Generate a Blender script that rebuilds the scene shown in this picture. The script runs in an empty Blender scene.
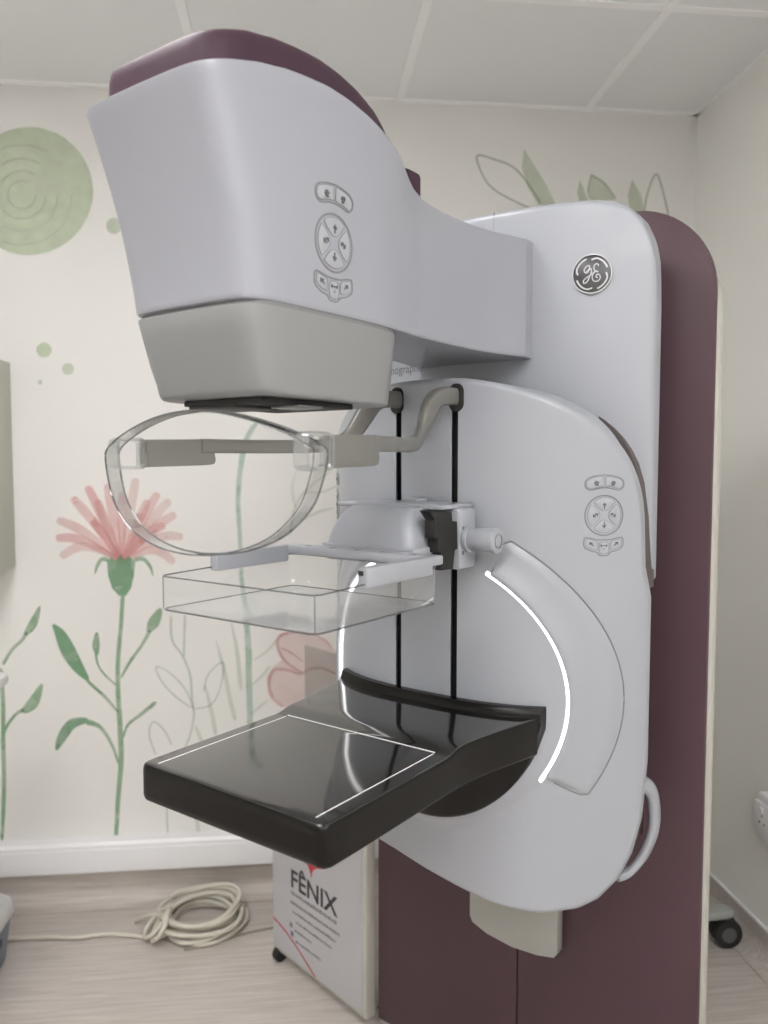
import bpy, bmesh, math, random
from mathutils import Vector, Matrix
from mathutils.bvhtree import BVHTree
R = math.radians
sin, cos, pi = math.sin, math.cos, math.pi
random.seed(7)
scene = bpy.context.scene
COL = scene.collection

# ------------------------------------------------------------------ camera
CAM_H = 1.40
cd = bpy.data.cameras.new('camera'); cam = bpy.data.objects.new('camera', cd); COL.objects.link(cam)
cam.location = (0, 0, CAM_H)
cam.rotation_euler = (R(90 - 3.576), 0, R(-6.0))
cd.sensor_fit = 'HORIZONTAL'; cd.sensor_width = 36.0; cd.lens = 800 / 768 * 36.0
cd.clip_start = 0.02
cd.dof.use_dof = True; cd.dof.focus_distance = 1.25; cd.dof.aperture_fstop = 4.8
scene.camera = cam

# ------------------------------------------------------------------ world, view
w = bpy.data.worlds.new('world'); scene.world = w; w.use_nodes = True
w.node_tree.nodes['Background'].inputs[0].default_value = (0.8, 0.85, 0.9, 1)
w.node_tree.nodes['Background'].inputs[1].default_value = 0.05
vs = scene.view_settings
vs.view_transform = 'Standard'; vs.look = 'None'; vs.gamma = 1.0; vs.use_curve_mapping = False
vs.exposure = 1.10
LIGHT_STRENGTH = 9.0
scene.cycles.transparent_max_bounces = 32
scene.cycles.max_bounces = 10

# ------------------------------------------------------------------ materials
MATS = {}
def mat(name, col=(.8, .8, .8), rough=.5, metal=0.0, coat=0.0, ior=1.5, bump=None, var=None, emit=None, spec=.5):
    if name in MATS: return MATS[name]
    m = bpy.data.materials.new(name); m.use_nodes = True
    nt = m.node_tree; b = nt.nodes['Principled BSDF']
    b.inputs['Base Color'].default_value = (*col, 1); b.inputs['Roughness'].default_value = rough
    b.inputs['Metallic'].default_value = metal; b.inputs['Coat Weight'].default_value = coat
    b.inputs['Coat Roughness'].default_value = .05
    b.inputs['IOR'].default_value = ior; b.inputs['Specular IOR Level'].default_value = spec
    tc = nt.nodes.new('ShaderNodeTexCoord')
    if var:
        n = nt.nodes.new('ShaderNodeTexNoise'); n.inputs['Scale'].default_value = var[0]; n.inputs['Detail'].default_value = 5
        r = nt.nodes.new('ShaderNodeValToRGB')
        a = var[1]
        r.color_ramp.elements[0].position = .3; r.color_ramp.elements[1].position = .7
        r.color_ramp.elements[0].color = (*[c * (1 - a) for c in col], 1)
        r.color_ramp.elements[1].color = (*[min(1, c * (1 + a)) for c in col], 1)
        nt.links.new(tc.outputs['Object'], n.inputs['Vector']); nt.links.new(n.outputs[0], r.inputs[0])
        nt.links.new(r.outputs[0], b.inputs['Base Color'])
    if bump:
        n = nt.nodes.new('ShaderNodeTexNoise'); n.inputs['Scale'].default_value = bump[0]; n.inputs['Detail'].default_value = 3
        bp = nt.nodes.new('ShaderNodeBump'); bp.inputs['Strength'].default_value = bump[1]; bp.inputs['Distance'].default_value = .002
        nt.links.new(tc.outputs['Object'], n.inputs['Vector']); nt.links.new(n.outputs[0], bp.inputs['Height'])
        nt.links.new(bp.outputs[0], b.inputs['Normal'])
    if emit:
        b.inputs['Emission Color'].default_value = (*emit[0], 1); b.inputs['Emission Strength'].default_value = emit[1]
    MATS[name] = m
    return m

def paint_mat(name, col, alpha):
    if name in MATS: return MATS[name]
    m = bpy.data.materials.new(name); m.use_nodes = True
    nt = m.node_tree; nt.nodes.clear()
    o = nt.nodes.new('ShaderNodeOutputMaterial'); mx = nt.nodes.new('ShaderNodeMixShader')
    t = nt.nodes.new('ShaderNodeBsdfTransparent'); d = nt.nodes.new('ShaderNodeBsdfDiffuse')
    d.inputs[0].default_value = (*col, 1)
    tc = nt.nodes.new('ShaderNodeTexCoord'); n = nt.nodes.new('ShaderNodeTexNoise')
    n.inputs['Scale'].default_value = 14; n.inputs['Detail'].default_value = 2
    mr = nt.nodes.new('ShaderNodeMapRange')
    mr.inputs['From Min'].default_value = .3; mr.inputs['From Max'].default_value = .7
    mr.inputs['To Min'].default_value = alpha * .82; mr.inputs['To Max'].default_value = min(1, alpha * 1.12)
    nt.links.new(tc.outputs['Object'], n.inputs['Vector']); nt.links.new(n.outputs[0], mr.inputs['Value'])
    nt.links.new(mr.outputs[0], mx.inputs[0]); nt.links.new(t.outputs[0], mx.inputs[1]); nt.links.new(d.outputs[0], mx.inputs[2])
    nt.links.new(mx.outputs[0], o.inputs[0])
    MATS[name] = m
    return m

def clear_mat(name, tint=(.97, .98, .98), refl=1.0, rough=.02, haze=0.0, ior=1.45):
    if name in MATS: return MATS[name]
    m = bpy.data.materials.new(name); m.use_nodes = True
    nt = m.node_tree; nt.nodes.clear()
    o = nt.nodes.new('ShaderNodeOutputMaterial'); mx = nt.nodes.new('ShaderNodeMixShader')
    t = nt.nodes.new('ShaderNodeBsdfTransparent'); t.inputs[0].default_value = (*tint, 1)
    g = nt.nodes.new('ShaderNodeBsdfGlossy'); g.inputs['Roughness'].default_value = rough
    g.inputs['Color'].default_value = (.95, .95, .95, 1)
    f = nt.nodes.new('ShaderNodeFresnel'); f.inputs[0].default_value = ior
    ge = nt.nodes.new('ShaderNodeNewGeometry'); ma = nt.nodes.new('ShaderNodeMath'); ma.operation = 'MULTIPLY_ADD'
    ma.inputs[1].default_value = 1 / ior - ior; ma.inputs[2].default_value = ior      # thin sheet: same reflectance from both sides
    nt.links.new(ge.outputs['Backfacing'], ma.inputs[0]); nt.links.new(ma.outputs[0], f.inputs[0])
    k = nt.nodes.new('ShaderNodeMath'); k.operation = 'MULTIPLY'; k.inputs[1].default_value = refl
    nt.links.new(f.outputs[0], k.inputs[0]); nt.links.new(k.outputs[0], mx.inputs[0])
    src = t.outputs[0]
    if haze > 0:
        h = nt.nodes.new('ShaderNodeMixShader'); h.inputs[0].default_value = haze
        d = nt.nodes.new('ShaderNodeBsdfDiffuse'); d.inputs[0].default_value = (.85, .86, .86, 1)
        nt.links.new(t.outputs[0], h.inputs[1]); nt.links.new(d.outputs[0], h.inputs[2]); src = h.outputs[0]
    nt.links.new(src, mx.inputs[1]); nt.links.new(g.outputs[0], mx.inputs[2])
    nt.links.new(mx.outputs[0], o.inputs[0])
    MATS[name] = m
    return m

def floor_mat():
    m = mat('vinyl_floor', (.5, .46, .42), .45)
    nt = m.node_tree; b = nt.nodes['Principled BSDF']
    tc = nt.nodes.new('ShaderNodeTexCoord'); mp = nt.nodes.new('ShaderNodeMapping')
    mp.inputs['Scale'].default_value = (3, 60, 60)
    n = nt.nodes.new('ShaderNodeTexNoise'); n.inputs['Scale'].default_value = 1.6; n.inputs['Detail'].default_value = 8; n.inputs['Roughness'].default_value = .65
    r = nt.nodes.new('ShaderNodeValToRGB')
    r.color_ramp.elements[0].position = .3; r.color_ramp.elements[0].color = (.46, .41, .375, 1)
    r.color_ramp.elements[1].position = .72; r.color_ramp.elements[1].color = (.67, .62, .58, 1)
    nt.links.new(tc.outputs['Object'], mp.inputs[0]); nt.links.new(mp.outputs[0], n.inputs['Vector'])
    nt.links.new(n.outputs[0], r.inputs[0]); nt.links.new(r.outputs[0], b.inputs['Base Color'])
    return m

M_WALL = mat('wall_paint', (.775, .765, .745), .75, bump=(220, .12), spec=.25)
M_WALL_LIT = mat('wall_paint_lit', (.88, .87, .83), .75, bump=(220, .12), spec=.25)  # lighter copy of the wall paint: light missing on the right wall, put into colour
M_CEIL = mat('ceiling_tile', (.86, .87, .88), .9, bump=(400, .25), spec=.1)
M_TBAR = mat('ceiling_grid_white', (.96, .96, .96), .5)
M_FLOOR = floor_mat()
M_TRIM = mat('trunking_white', (.86, .86, .88), .35)
M_WHITE = mat('machine_white', (.325, .338, .372), .32, coat=.08, bump=(900, .03))
M_HEAD = mat('head_white', (.305, .313, .352), .30, coat=.1, bump=(900, .03))
M_COLLAR = mat('collar_grey', (.225, .228, .232), .38, bump=(900, .03))
M_PURPLE = mat('aubergine_paint', (.078, .043, .054), .42, bump=(700, .05), spec=.3)
M_PURPLE_CAP = mat('aubergine_cap', (.050, .025, .039), .5, spec=.22)
M_CREAM = mat('cream_edge', (.47, .46, .42), .5)
M_DARK = mat('slot_black', (.008, .008, .008), .6)
M_CLAMP = mat('clamp_black', (.022, .019, .018), .45)
M_GREY = mat('arm_metal_grey', (.205, .20, .186), .32, metal=.35)
M_KEY = mat('key_white', (.34, .353, .385), .4)
M_LINE = mat('key_groove', (.19, .19, .2), .6)
M_ICON = mat('key_icon_grey', (.10, .10, .105), .6)
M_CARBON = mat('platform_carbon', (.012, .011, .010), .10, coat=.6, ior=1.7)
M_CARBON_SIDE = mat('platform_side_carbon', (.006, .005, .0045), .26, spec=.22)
M_MARK = mat('platform_line', (.85, .85, .85), .5)
M_GLOW = mat('light_strip', (.9, .9, .9), .5, emit=((1, .985, .96), 1.1))
M_CLEAR = clear_mat('clear_acrylic', (.97, .975, .975), 1.6, .02)
M_CLEAR_TRAY = clear_mat('clear_polycarbonate', (.945, .95, .955), 1.4, .04, haze=.06)
M_CLEAR_EDGE = clear_mat('acrylic_edge', (.40, .41, .42), 1.8, .06, haze=.06)
M_CLEAR_BLOCK = clear_mat('acrylic_block', (.80, .815, .82), 3.5, .06, haze=.05, ior=1.5)
M_CLEAR_RIM = clear_mat('acrylic_rim', (.74, .75, .755), 3.0, .04, haze=.05)
M_CLEAR_FLOOR = clear_mat('polycarbonate_floor', (.90, .905, .91), 1.5, .08, haze=.17)
M_RUBBER = mat('rubber_black', (.015, .015, .015), .55)
M_CABLE = mat('cable_cream', (.62, .59, .51), .5)

# ------------------------------------------------------------------ mesh helpers
def link(name, me, m, parent=None, smooth=40):
    if smooth:
        for p in me.polygons: p.use_smooth = True
        me.set_sharp_from_angle(angle=R(smooth))
    if m is not None:
        for q in (m if isinstance(m, (list, tuple)) else [m]): me.materials.append(q)
    o = bpy.data.objects.new(name, me); COL.objects.link(o)
    if parent: o.parent = parent
    return o
def pyd(name, v, f, m, parent=None, smooth=40, fix=True):
    me = bpy.data.meshes.new(name); me.from_pydata([tuple(p) for p in v], [], f)
    if fix:
        bm = bmesh.new(); bm.from_mesh(me); bmesh.ops.remove_doubles(bm, verts=bm.verts, dist=1e-6)
        bmesh.ops.recalc_face_normals(bm, faces=bm.faces); bm.to_mesh(me); bm.free()
    me.update()
    return link(name, me, m, parent, smooth)
def join_geo(parts):
    V, F = [], []
    for v, f in parts:
        n = len(V); V += list(v); F += [tuple(i + n for i in q) for q in f]
    return V, F
def g_box(x0, x1, y0, y1, z0, z1):
    v = [(x, y, z) for z in (z0, z1) for y in (y0, y1) for x in (x0, x1)]
    return v, [(0, 2, 3, 1), (4, 5, 7, 6), (0, 1, 5, 4), (2, 6, 7, 3), (0, 4, 6, 2), (1, 3, 7, 5)]
def box(name, x0, x1, y0, y1, z0, z1, m, parent=None, bev=0.0, seg=2):
    v, f = g_box(x0, x1, y0, y1, z0, z1)
    me = bpy.data.meshes.new(name); me.from_pydata(v, [], f)
    bm = bmesh.new(); bm.from_mesh(me)
    if bev > 0:
        bmesh.ops.bevel(bm, geom=list(bm.edges), offset=bev, segments=seg, profile=.5, affect='EDGES', clamp_overlap=True)
    bmesh.ops.recalc_face_normals(bm, faces=bm.faces); bm.to_mesh(me); bm.free()
    return link(name, me, m, parent, 35)
def g_loft(rows, closed=True, cap0=True, cap1=True, loop=False):
    n = len(rows[0]); V = [p for r in rows for p in r]; F = []
    nr = len(rows)
    for a in range(nr if loop else nr - 1):
        b = (a + 1) % nr
        for i in range(n if closed else n - 1):
            j = (i + 1) % n
            F.append((a * n + i, a * n + j, b * n + j, b * n + i))
    if not loop and closed:
        if cap0: F.append(tuple(range(n - 1, -1, -1)))
        if cap1: F.append(tuple((nr - 1) * n + i for i in range(n)))
    return V, F
def smooth_path(pts, sub=6, closed=False):
    P = [Vector(p) for p in pts]; n = len(P); out = []
    for i in range(n if closed else n - 1):
        if closed: p0, p1, p2, p3 = P[(i - 1) % n], P[i], P[(i + 1) % n], P[(i + 2) % n]
        else: p0, p1, p2, p3 = P[max(i - 1, 0)], P[i], P[i + 1], P[min(i + 2, n - 1)]
        for k in range(sub):
            t = k / sub
            out.append(.5 * ((2 * p1) + (p2 - p0) * t + (2 * p0 - 5 * p1 + 4 * p2 - p3) * t * t + (3 * p1 - p0 - 3 * p2 + p3) * t ** 3))
    if not closed: out.append(P[-1])
    return out
def g_sweep(path, wd, ht, n=12, power=4.0, up=(0, 0, 1), closed=False):
    P = [Vector(p) for p in path]; rows = []; N = len(P)
    for i, p in enumerate(P):
        a = P[(i - 1) % N] if (closed or i > 0) else p
        b = P[(i + 1) % N] if (closed or i < N - 1) else p
        t = (b - a).normalized(); s = t.cross(Vector(up))
        if s.length < 1e-4: s = Vector((1, 0, 0))
        s.normalize(); u = s.cross(t).normalized()
        ww = wd[i] if isinstance(wd, (list, tuple)) else wd
        hh = ht[i] if isinstance(ht, (list, tuple)) else ht
        r = []
        for k in range(n):
            q = 2 * pi * (k + .5) / n; c, d = cos(q), sin(q)
            cx = math.copysign(abs(c) ** (2 / power), c); cy = math.copysign(abs(d) ** (2 / power), d)
            r.append(p + s * (cx * ww / 2) + u * (cy * hh / 2))
        rows.append(r)
    return g_loft(rows, loop=closed)
def sweep(name, path, wd, ht, m, parent=None, n=12, power=4.0, up=(0, 0, 1), closed=False):
    v, f = g_sweep(path, wd, ht, n, power, up, closed)
    return pyd(name, v, f, m, parent, 50)
def tube(name, path, r, m, parent=None, n=8, closed=False):
    d = 2 * r if not isinstance(r, (list, tuple)) else [2 * q for q in r]
    return sweep(name, path, d, d, m, parent, n, 2.0, closed=closed)
def g_cyl(p0, p1, r0, r1=None, n=24, bev=0.0):
    r1 = r0 if r1 is None else r1
    a, b = Vector(p0), Vector(p1); t = (b - a).normalized()
    s = t.orthogonal().normalized(); u = t.cross(s); L = (b - a).length
    prof = [(0, r0), (L, r1)] if bev == 0 else [(0, r0 - bev), (bev * .3, r0 - bev * .3), (bev, r0), (L - bev, r1), (L - bev * .3, r1 - bev * .3), (L, r1 - bev)]
    rows = [[a + t * d + (s * cos(2 * pi * k / n) + u * sin(2 * pi * k / n)) * r for k in range(n)] for d, r in prof]
    return g_loft(rows)
def cyl(name, p0, p1, r0, m, parent=None, r1=None, n=24, bev=0.0):
    v, f = g_cyl(p0, p1, r0, r1, n, bev); return pyd(name, v, f, m, parent, 40)
def rrect(w, h, r, n=6, cx=0, cy=0):
    pts = []
    for (sx, sy, a0) in ((1, 1, 0), (-1, 1, 90), (-1, -1, 180), (1, -1, 270)):
        for k in range(n + 1):
            a = R(a0 + 90 * k / n)
            pts.append((cx + sx * (w / 2 - r) + r * cos(a), cy + sy * (h / 2 - r) + r * sin(a)))
    return pts
def prism(name, pts, y0, y1, m, parent=None, bev=0.0, axis='y', seg=2, smooth=35):
    """extrude a 2D outline; axis 'y': pts are (x, z); axis 'z': (x, y); axis 'x': (y, z)"""
    def mk(p, d):
        return {'y': (p[0], d, p[1]), 'z': (p[0], p[1], d), 'x': (d, p[0], p[1])}[axis]
    n = len(pts)
    me = bpy.data.meshes.new(name)
    me.from_pydata([mk(p, y0) for p in pts] + [mk(p, y1) for p in pts], [],
                   [tuple(range(n)), tuple(range(2 * n - 1, n - 1, -1))] + [(i, (i + 1) % n, n + (i + 1) % n, n + i) for i in range(n)])
    bm = bmesh.new(); bm.from_mesh(me); bmesh.ops.recalc_face_normals(bm, faces=bm.faces)
    if bev > 0:
        ed = [e for e in bm.edges if len(e.link_faces) == 2 and any(len(f.verts) == n for f in e.link_faces)] if n != 4 else list(bm.edges)
        bmesh.ops.bevel(bm, geom=ed, offset=bev, segments=seg, profile=.5, affect='EDGES', clamp_overlap=True)
    bm.to_mesh(me); bm.free()
    return link(name, me, m, parent, smooth)
def text_geo(body, size, shear=0.0, bold=0.0):
    cu = bpy.data.curves.new('txt', 'FONT'); cu.body = body; cu.size = size; cu.align_x = 'LEFT'; cu.offset = bold; cu.shear = shear
    cu.resolution_u = 4
    o = bpy.data.objects.new('txt', cu); COL.objects.link(o)
    dg = bpy.context.evaluated_depsgraph_get(); me = bpy.data.meshes.new_from_object(o.evaluated_get(dg))
    v = [tuple(q.co) for q in me.vertices]; f = [tuple(p.vertices) for p in me.polygons]
    bpy.data.objects.remove(o); bpy.data.curves.remove(cu); bpy.data.meshes.remove(me)
    return v, f
def empty(name, loc=(0, 0, 0), rz=0.0):
    o = bpy.data.objects.new(name, None); COL.objects.link(o); o.location = loc; o.rotation_euler = (0, 0, rz)
    o.empty_display_size = .1
    return o
def tag(o, label=None, cat=None, group=None, kind=None):
    if label: o['label'] = label
    if cat: o['category'] = cat
    if group: o['group'] = group
    if kind: o['kind'] = kind
    return o
def interp(t, xs, ys):
    if t <= xs[0]: return ys[0]
    for i in range(len(xs) - 1):
        if t <= xs[i + 1]:
            k = (t - xs[i]) / (xs[i + 1] - xs[i]); return ys[i] + (ys[i + 1] - ys[i]) * k
    return ys[-1]
def sstep(a, b, t):
    k = max(0, min(1, (t - a) / (b - a))); return k * k * (3 - 2 * k)
def bvh_of(o):
    me = o.data
    return BVHTree.FromPolygons([v.co.copy() for v in me.vertices], [tuple(p.vertices) for p in me.polygons])
class Frame:
    """a local drawing frame that drops 2D shapes onto a curved shell"""
    def __init__(s, bvh, o, u, v):
        s.bvh, s.o, s.u, s.v = bvh, Vector(o), Vector(u).normalized(), Vector(v).normalized(); s.n = s.u.cross(s.v).normalized()
    def at(s, a, b, h):
        p = s.o + s.u * a + s.v * b + s.n * .25
        hit = s.bvh.ray_cast(p, -s.n)
        q = hit[0] if hit[0] is not None else s.o + s.u * a + s.v * b
        return q + s.n * h
    def plate(s, poly, h):
        n = len(poly); cx = sum(p[0] for p in poly) / n; cy = sum(p[1] for p in poly) / n
        V = [s.at(*p, -.001) for p in poly] + [s.at(*p, h * .6) for p in poly] + [s.at(cx + (p[0] - cx) * .94, cy + (p[1] - cy) * .94, h) for p in poly] + [s.at(cx, cy, h)]
        F = []
        for i in range(n):
            j = (i + 1) % n
            F += [(i, j, n + j, n + i), (n + i, n + j, 2 * n + j, 2 * n + i), (2 * n + i, 2 * n + j, 3 * n)]
        return V, F
    def ribbon(s, pts, wd, h, closed=False):
        n = len(pts); V = []; F = []
        for i in range(n):
            a = pts[(i - 1) % n] if closed or i > 0 else pts[i]; b = pts[(i + 1) % n] if closed or i < n - 1 else pts[i]
            dx, dy = b[0] - a[0], b[1] - a[1]; L = math.hypot(dx, dy) or 1
            nx, ny = -dy / L * wd / 2, dx / L * wd / 2
            V += [s.at(pts[i][0] + nx, pts[i][1] + ny, -.0006), s.at(pts[i][0] + nx * .8, pts[i][1] + ny * .8, h), s.at(pts[i][0] - nx * .8, pts[i][1] - ny * .8, h), s.at(pts[i][0] - nx, pts[i][1] - ny, -.0006)]
        for i in range(n if closed else n - 1):
            j = (i + 1) % n
            for k in range(3): F.append((4 * i + k, 4 * j + k, 4 * j + k + 1, 4 * i + k + 1))
        return V, F

# ------------------------------------------------------------------ the room
RX0, RX1, RY0, RY1, RH = -2.35, 1.29, -2.25, 2.55, 2.52
def struct(o): o['kind'] = 'structure'; return o
struct(box('floor', RX0 - .1, RX1 + .1, RY0 - .1, RY1 + .1, -.08, 0, M_FLOOR))
wall_back = struct(box('wall_back', RX0 - .1, RX1 + .1, RY1, RY1 + .1, 0, RH + .1, M_WALL))
struct(box('wall_right', RX1, RX1 + .1, RY0, RY1, 0, RH + .1, M_WALL_LIT))
struct(box('wall_left', RX0 - .1, RX0, RY0, RY1, 0, RH + .1, M_WALL_LIT))
struct(box('wall_front', RX0 - .1, RX1 + .1, RY0 - .1, RY0, 0, RH + .1, M_WALL_LIT))
# suspended ceiling: tiles laid in a white T-bar grid
ceil = struct(box('ceiling', RX0, RX1, RY0, RY1, RH + .06, RH + .1, M_CEIL))
xs = [RX0] + [.317 + .6 * k for k in range(-4, 2)] + [RX1]
ys = [RY0] + [1.97 + .6 * k for k in range(-7, 1)] + [RY1]
ys = sorted(set(round(y, 4) for y in ys if RY0 <= y <= RY1))
LIGHT_CELLS = {(-.883, .77), (-.883, -.43), (.317, -.43), (-.883, -1.63), (.317, -1.63)}
lights = []
for i in range(len(xs) - 1):
    for j in range(len(ys) - 1):
        if any(abs(xs[i] - a) < .02 and abs(ys[j] - b) < .02 for a, b in LIGHT_CELLS):
            lights.append((xs[i], ys[j])); continue
        if xs[i + 1] - xs[i] < .03 or ys[j + 1] - ys[j] < .03: continue
        box('ceiling_tile', xs[i] + .004, xs[i + 1] - .004, ys[j] + .004, ys[j + 1] - .004, RH + .003, RH + .018, M_CEIL, ceil)
for x in xs[1:-1]: box('grid_bar', x - .012, x + .012, RY0, RY1, RH - .001, RH + .03, M_TBAR, ceil)
for y in ys[1:-1]: box('grid_bar', RX0, RX1, y - .012, y + .012, RH - .0005, RH + .03, M_TBAR, ceil)
for a in ((RX0, RX1, RY1 - .02, RY1), (RX0, RX1, RY0, RY0 + .02), (RX1 - .02, RX1, RY0, RY1), (RX0, RX0 + .02, RY0, RY1)):
    box('edge_trim', *a, RH - .002, RH + .01, M_TBAR, ceil)
M_LED = mat('led_diffuser', (.9, .9, .9), .6, emit=((1, .99, .985), LIGHT_STRENGTH))
LNAMES = ['in the left row, farthest from the mural', 'in the left row, middle', 'in the left row, nearest the mural', 'in the right row, farther from the mural', 'in the right row, nearer the mural']
for k, (x, y) in enumerate(lights):
    e = empty('ceiling_light', (x + .3, y + .3, RH)); tag(e, 'flush square white ceiling light panel ' + LNAMES[k], 'ceiling light', 'ceiling light panels')
    box('diffuser', -.27, .27, -.27, .27, -.001, .02, M_LED, e)
    fr = [g_box(-.296, .296, -.296, -.27, -.004, .02), g_box(-.296, .296, .27, .296, -.004, .02), g_box(-.296, -.27, -.27, .27, -.004, .02), g_box(.27, .296, -.27, .27, -.004, .02)]
    pyd('frame', *join_geo(fr), M_TBAR, e, 30, fix=False)
# white dado trunking and vinyl cove skirting
trunk = struct(prism('trim_1', [(2.55, .118), (2.506, .118), (2.50, .124), (2.50, .208), (2.508, .216), (2.55, .216)], RX0, RX1, M_TRIM, None, 0, 'x'))
box('trunking_lid', RX0, RX1, 2.4975, 2.501, .136, .196, M_TRIM, trunk, .001, 1)
def cove(h, n=8, r=.05, t=.004):
    p = [(0, h), (-t, h)]
    for k in range(n + 1):
        a = R(90 * k / n); p.append((-t - r + r * cos(a), t + r - r * sin(a)))
    return p + [(-t - r, 0), (0, 0)]
struct(prism('baseboard_back', [(RY1 + a, b) for a, b in cove(.10)], RX0, RX1, M_FLOOR, None, 0, 'x'))
bb = cove(.092)
struct(prism('baseboard_right', [(RX1 + a, b) for a, b in bb], RY0, RY1 - .06, M_FLOOR, None, 0, 'y'))
struct(box('trim_2', RX1 - .008, RX1, RY0, RY1 - .06, .092, .102, M_TRIM, None, .002, 1))
struct(box('trim_3', RX0, RX1 - .06, RY1 - .006, RY1, .100, .106, M_TRIM, None, .001, 1))
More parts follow.
